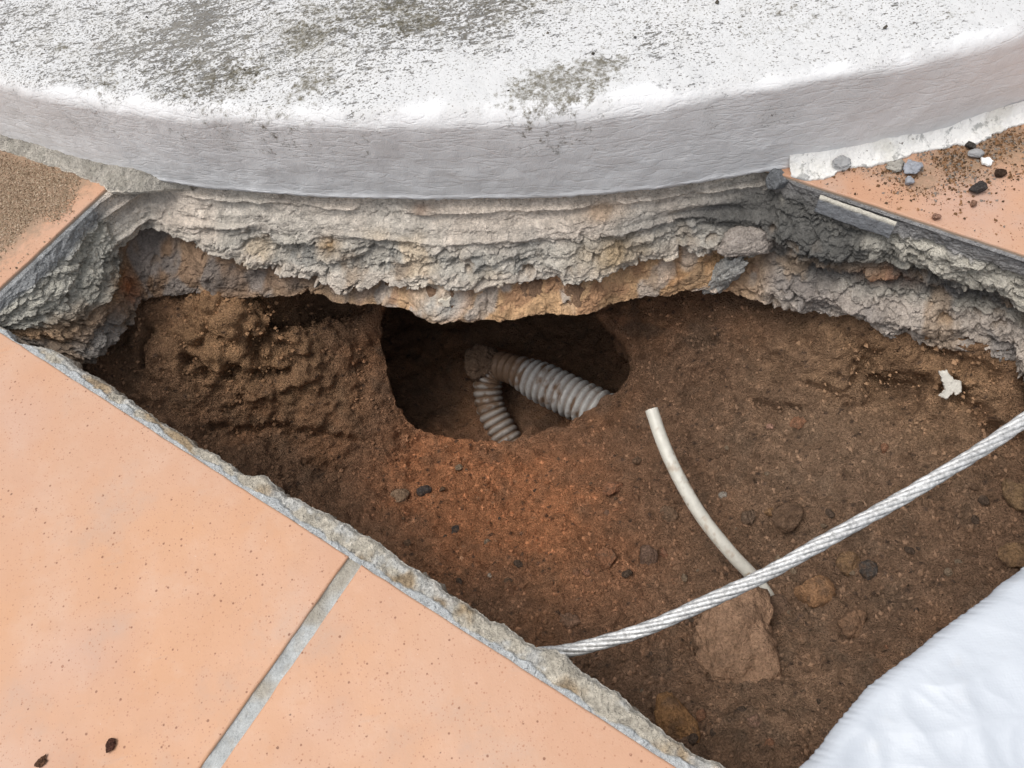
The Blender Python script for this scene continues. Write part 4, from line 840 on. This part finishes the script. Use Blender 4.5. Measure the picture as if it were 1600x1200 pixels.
# corrugated conduit in the cavity: from the right, a tight bend, then down
cp = [at(990, 668, -.268), at(945, 646, -.272), at(880, 614, -.277), at(830, 590, -.281), at(804, 578, -.284), at(778, 573, -.294), at(763, 594, -.308), at(766, 635, -.324), at(788, 678, -.338), at(815, 720, -.35)]
path = spline(cp, 1100); L_ = np.r_[0, np.cumsum(np.linalg.norm(np.diff(path, axis=0), axis=1))]
R_C = .0240 - .0065 * sstep(.115, .165, L_)
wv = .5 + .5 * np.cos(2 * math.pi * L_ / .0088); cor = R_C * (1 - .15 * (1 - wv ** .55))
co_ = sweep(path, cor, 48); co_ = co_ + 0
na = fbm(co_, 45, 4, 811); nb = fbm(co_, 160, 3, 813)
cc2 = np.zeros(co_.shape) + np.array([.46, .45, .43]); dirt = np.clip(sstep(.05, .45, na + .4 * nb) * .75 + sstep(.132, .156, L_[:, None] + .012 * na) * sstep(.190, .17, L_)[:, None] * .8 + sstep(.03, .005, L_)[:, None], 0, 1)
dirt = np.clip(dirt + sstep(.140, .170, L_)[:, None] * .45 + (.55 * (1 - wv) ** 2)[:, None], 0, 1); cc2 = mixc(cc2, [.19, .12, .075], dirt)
cdm = mat('dirty_grey_plastic', attr=True, rough=.6, var=[(200, .8, 1.15, 4)], bumps=[(250, .0008, 3)])
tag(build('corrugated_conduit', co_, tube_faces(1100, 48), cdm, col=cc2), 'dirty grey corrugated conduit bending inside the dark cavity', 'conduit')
# galvanised wire rope
rp = [at(800, 1024, -.060), at(865, 1019, -.045), at(930, 1006, -.036), at(1000, 984, -.028), at(1100, 942, -.019), at(1200, 897, -.010), at(1300, 842, -.002), at(1400, 783, .006), at(1500, 721, .014), at(1600, 653, .022), at(1720, 570, .032), at(1900, 440, .045)]
path = spline(rp, 1400); L_ = np.r_[0, np.cumsum(np.linalg.norm(np.diff(path, axis=0), axis=1))]
t_, n_v, b_v = frames(path)
path = path + np.stack([fbm(path, 9, 2, 881), fbm(path, 9, 2, 882), fbm(path, 9, 2, 883)], -1) * .0022; t_, n_v, b_v = frames(path)
rope = empty('wire_rope', path[0], 'twisted galvanised steel wire rope spanning the hole from the mortar strip to the right', 'wire rope')
zinc = mat('galvanised_wire', (.69, .69, .68), rough=.52, metallic=.45, var=[(70, .72, 1.1, 5), (420, .55, 1.2, 3)], bumps=[(500, .0006, 2)])
zdark = mat('wire_core', (.10, .09, .08), rough=.7)
RR = .0029
for k_ in range(6):
    a = 2 * math.pi * L_ / .085 + k_ * math.pi / 3
    RRv = RR * (1 + .10 * fbm(path, 40, 2, 870)[:, None]); ctr = path + RRv * .92 * (np.cos(a)[:, None] * n_v + np.sin(a)[:, None] * b_v)
    # each strand is a smaller twist: fluted section turning along its length
    seg = 14; aa = np.linspace(0, 2 * math.pi, seg, endpoint=False); tw = -2 * math.pi * L_ / .02
    rr_ = .00160 * (1 + .10 * np.cos(7 * aa[None] + tw[:, None])) * (1 + .06 * fbm(ctr, 90, 2, 820 + k_))[:, None]
    tt_, nn_, bb_ = frames(ctr); V_ = ctr[:, None] + rr_[..., None] * (np.cos(aa)[None, :, None] * nn_[:, None] + np.sin(aa)[None, :, None] * bb_[:, None])
    reparent(build('strand', V_, tube_faces(1400, seg), zinc), rope)
reparent(build('core', sweep(path, .0020, 10), tube_faces(1400, 10), zdark), rope)

# ------------------------------------------------------------------ white sack at the lower right
edge = [(1760, 770), (1680, 825), (1600, 888), (1575, 905), (1555, 925), (1520, 950), (1480, 980), (1440, 1010), (1400, 1040), (1365, 1068), (1340, 1095), (1312, 1130), (1290, 1160), (1255, 1200), (1210, 1260), (1150, 1350)]
ep = resample(np.array([at(*p, .018)[:2] for p in edge]), 420, closed=False); e3 = np.concatenate([ep, 0 * ep[:, :1]], 1)
dirn = np.array([.86, -.5]); ep0 = ep.copy(); ep = ep + dirn[None] * (fbm(e3, 30, 3, 901) * .0016 + fbm(e3, 350, 2, 905) * .0008)[:, None]
W_ = 300; dd = np.r_[-.05, np.linspace(-.02, .42, W_ - 1)]
CP = (ep0[:, None] + (ep - ep0)[:, None] * np.exp(-np.maximum(dd, 0) / .006)[None, :, None]) + np.maximum(dd, 0)[None, :, None] * dirn[None, None]; Z_ = np.zeros((420, W_)); q_ = np.concatenate([CP, 0 * CP[..., :1]], -1)
h_ = np.maximum(dd, 0); cr1 = ridged(q_ * np.array([1, 1.0, 1]) @ np.array([[.5, -.86, 0], [.86, .5, 0], [0, 0, 1]]) * np.array([1.8, .7, 1]), 14, 3, 911)
cr2 = ridged(q_ @ np.array([[.94, .34, 0], [-.34, .94, 0], [0, 0, 1]]) * np.array([1.6, .6, 1]) + .01 * fbm(q_, 20, 2, 921)[..., None], 7, 2, 919); crk = -.6 * np.abs(vnoise(q_ * np.array([17, 26, 1]) + .5 * fbm(q_, 8, 2, 927)[..., None], 931)) * .0048 - np.abs(vnoise(q_ * np.array([48, 36, 1]) + .6 * fbm(q_, 15, 2, 928)[..., None], 932)) * .0016; fold = crk + fbm(q_, 5, 3, 915) * .008 + (cr1 - .4) * .0010 + (cr2 - .5) * .009 + .006 * facets(q_ + .02 * fbm(q_, 12, 2, 923)[..., None], 16, 925)[0] * 0
Z_ = .016 + .018 * (1 - np.exp(-h_ / .12))[None] + fold * sstep(0, .02, h_)[None] - .010 * np.exp(-h_ / .004)[None]
# hem turned under
Z_ = Z_ + np.where(dd < 0, dd * .3, 0)[None]; CPx = CP.copy(); CPx += (np.where(dd < 0, -dd, 0))[None, :, None] * dirn * .7
V_ = np.concatenate([CPx, Z_[..., None]], -1)
def sack_mat():
    m = bpy.data.materials.new('woven_white_plastic'); m.use_nodes = True; g = N(m); b = g.n['Principled BSDF']; co = g.new('ShaderNodeTexCoord').outputs['Object']
    rt_ = g.mapping(co, (1, 1, 1), (0, 0, math.radians(-35))); sx = g.new('ShaderNodeSeparateXYZ'); g.L.new(rt_, sx.inputs[0])
    wx = g.math('SINE', g.math('MULTIPLY', sx.outputs[0], 2 * math.pi / .0022)); wy = g.math('SINE', g.math('MULTIPLY', sx.outputs[1], 2 * math.pi / .0022)); wv_ = g.math('MULTIPLY', wx, wy)
    c = g.mix(g.rng(g.noise(co, 12, 3), .4, .7), (.53, .565, .61, 1), (.47, .505, .55, 1)); c = g.mix(g.math('MULTIPLY', g.rng(g.noise(co, 60, 4), .6, .75), .15), c, (.55, .52, .48, 1))
    g.L.new(c, b.inputs['Base Color']); b.inputs['Roughness'].default_value = .45
    h = g.bump(wv_, .00001); h = g.bump(g.noise(co, 60, 4, .5), .0012, h); g.L.new(h, b.inputs['Normal'])
    return m
sack = build('woven_sack', V_, grid_faces(420, W_), sack_mat()); tag(sack, 'crumpled white woven plastic sack covering the lower right corner', 'sack')
md = sack.modifiers.new('t', 'SOLIDIFY'); md.thickness = .0009; md.offset = -1

# ------------------------------------------------------------------ loose grit (uncountable)
def crumbs(name, pts, size, cols, seed, label=None, kind='stuff', mt=None):
    V0 = np.array([(1, 0, 0), (-1, 0, 0), (0, 1, 0), (0, -1, 0), (0, 0, 1), (0, 0, -1)], float); F0 = np.array([(0, 2, 4), (2, 1, 4), (1, 3, 4), (3, 0, 4), (2, 0, 5), (1, 2, 5), (3, 1, 5), (0, 3, 5)]); rng = np.random.RandomState(seed); n = len(pts); sz = size[:, None, None] * rng.uniform(.6, 1.3, (n, 1, 3)) * (1 + .3 * rng.uniform(-1, 1, (n, len(V0), 1)))
    V_ = V0[None] * sz + pts[:, None] ; F_ = (F0[None] + (np.arange(n) * len(V0))[:, None, None]).reshape(-1, 3)
    o = build(name, V_, F_, mt or M_CRUMB, col=np.repeat(cols[:, None], len(V0), 1), smooth=False, kind=kind); 
    if label: o['label'] = label
    return o
rng = np.random.RandomState(12)
# sand on the left tile
def scatter_world(n, boxst, dens, z):
    s = rng.uniform(boxst[0], boxst[1], n); t = rng.uniform(boxst[2], boxst[3], n); x, y = S2W(s, t); k_ = rng.rand(n) < dens(x, y, s, t); return np.stack([x[k_], y[k_], z + 0 * x[k_]], -1), s[k_], t[k_]
def dens_l(x, y, s, t):
    e = -.600 - s; rad_ = np.hypot(x - CX, y - CY); q = np.stack([x, y, 0 * x], -1)
    return sstep(.008, .05, e + fbm(q, 30, 3, 951) * .03) * sstep(CR + .006, CR + .022, rad_) * np.clip(.45 + .8 * sstep(.07, .14, t) + .8 * fbm(q, 28, 4, 953), .02, 1)
pts, s_, t_2 = scatter_world(95000, (-.86, -.598, .04, .20), dens_l, .0003)
n = len(pts); sz = .00022 + .0008 * rng.rand(n) ** 4; cl_ = np.array([(.44, .34, .24), (.34, .25, .17), (.54, .43, .32), (.20, .14, .09)])[rng.randint(0, 4, n)]
crumbs('loose_sand', pts, sz, cl_, 1, 'fine brown sand strewn over the left tile')
def dens_r(x, y, s, t):
    a = np.zeros(len(x)); q = np.stack([x, y, 0 * x], -1)
    for px, py, r, h in [(1500, 255, .045, .9), (1560, 225, .05, 1), (1440, 285, .03, .9), (1390, 275, .02, .7), (1350, 262, .025, .5), (1590, 260, .03, .6), (1480, 270, .04, .6), (1560, 320, .08, .06)]:
        c_ = at(px, py, 0); a = np.maximum(a, h * np.exp(-((x - c_[0]) ** 2 + ((y - c_[1]) * 1.3) ** 2) / (2 * (r * .6) ** 2)))
    return np.clip(a * (.5 + 1.4 * fbm(q, 45, 4, 961)) + .01, 0, 1) * (np.hypot(x - CX, y - CY) > CR + .003)
pts, s_, t_2 = scatter_world(110000, (-.06, .20, .451, .66), dens_r, .0003)
n = len(pts); sz = .0002 + .0013 * rng.rand(n) ** 6; cl_ = np.array([(.17, .095, .05), (.10, .065, .04), (.30, .17, .09), (.24, .21, .18)])[rng.randint(0, 4, n)]
crumbs('loose_dirt', pts, sz, cl_, 2, 'dark soil crumbs strewn over the right tile')
# grit on the soil
n = 42000; s = rng.uniform(-.60, .2, n); t = rng.uniform(.05, .44, n); k_ = ~inside_rim(s, t); s, t = s[k_], t[k_]; x, y = S2W(s, t); z = soil_top(s, t)
pts = np.stack([x, y, z], -1); n = len(pts); sz = .0004 + .0021 * rng.rand(n) ** 5; base_c = soil_colour(pts, s, t); cl_ = base_c * rng.uniform(.5, 1.05, (n, 1))
crumbs('soil_grit', pts, sz, cl_, 3, 'fine grit and crumbs lying on the dug soil')
# dark blisters and lichen spots on the tread
n = 420; x = rng.uniform(-.6, .65, n); y = rng.uniform(.42, .95, n); r_ = np.hypot(x - CX, y - CY); k_ = r_ < CR - .02; x, y, r_ = x[k_], y[k_], r_[k_]
z = ST_H + .012 * (1 - np.exp(-(CR - rad - r_) / .3)) + .0005; n = len(x)
crumbs('tread_grit', np.stack([x, y, z], -1), .0005 + .0022 * rng.rand(n) ** 5, np.tile((.07, .062, .05), (n, 1)) * rng.uniform(.6, 2, (n, 1)), 5, 'dark grit on top of the white step')
# two dark spots of dried mud on the near-left tile
stone(0, 0, .0036, (.10, .045, .03), 96, 'dark brown dried mud blob on the lower left tile', flat=(1, 1.1, .3), rough=2.2, sink=.15, name='mud_blob', cat='mud blob', group=None, where=on_tile(173, 1164, .0006), sub=3)
stone(0, 0, .0034, (.14, .07, .04), 97, 'brown mud blob at the bottom edge of the lower left tile', flat=(1.2, .9, .22), rot=.7, rough=2.5, sink=.15, name='mud_blob', cat='mud blob', group=None, where=on_tile(66, 1190, .0006), sub=3)
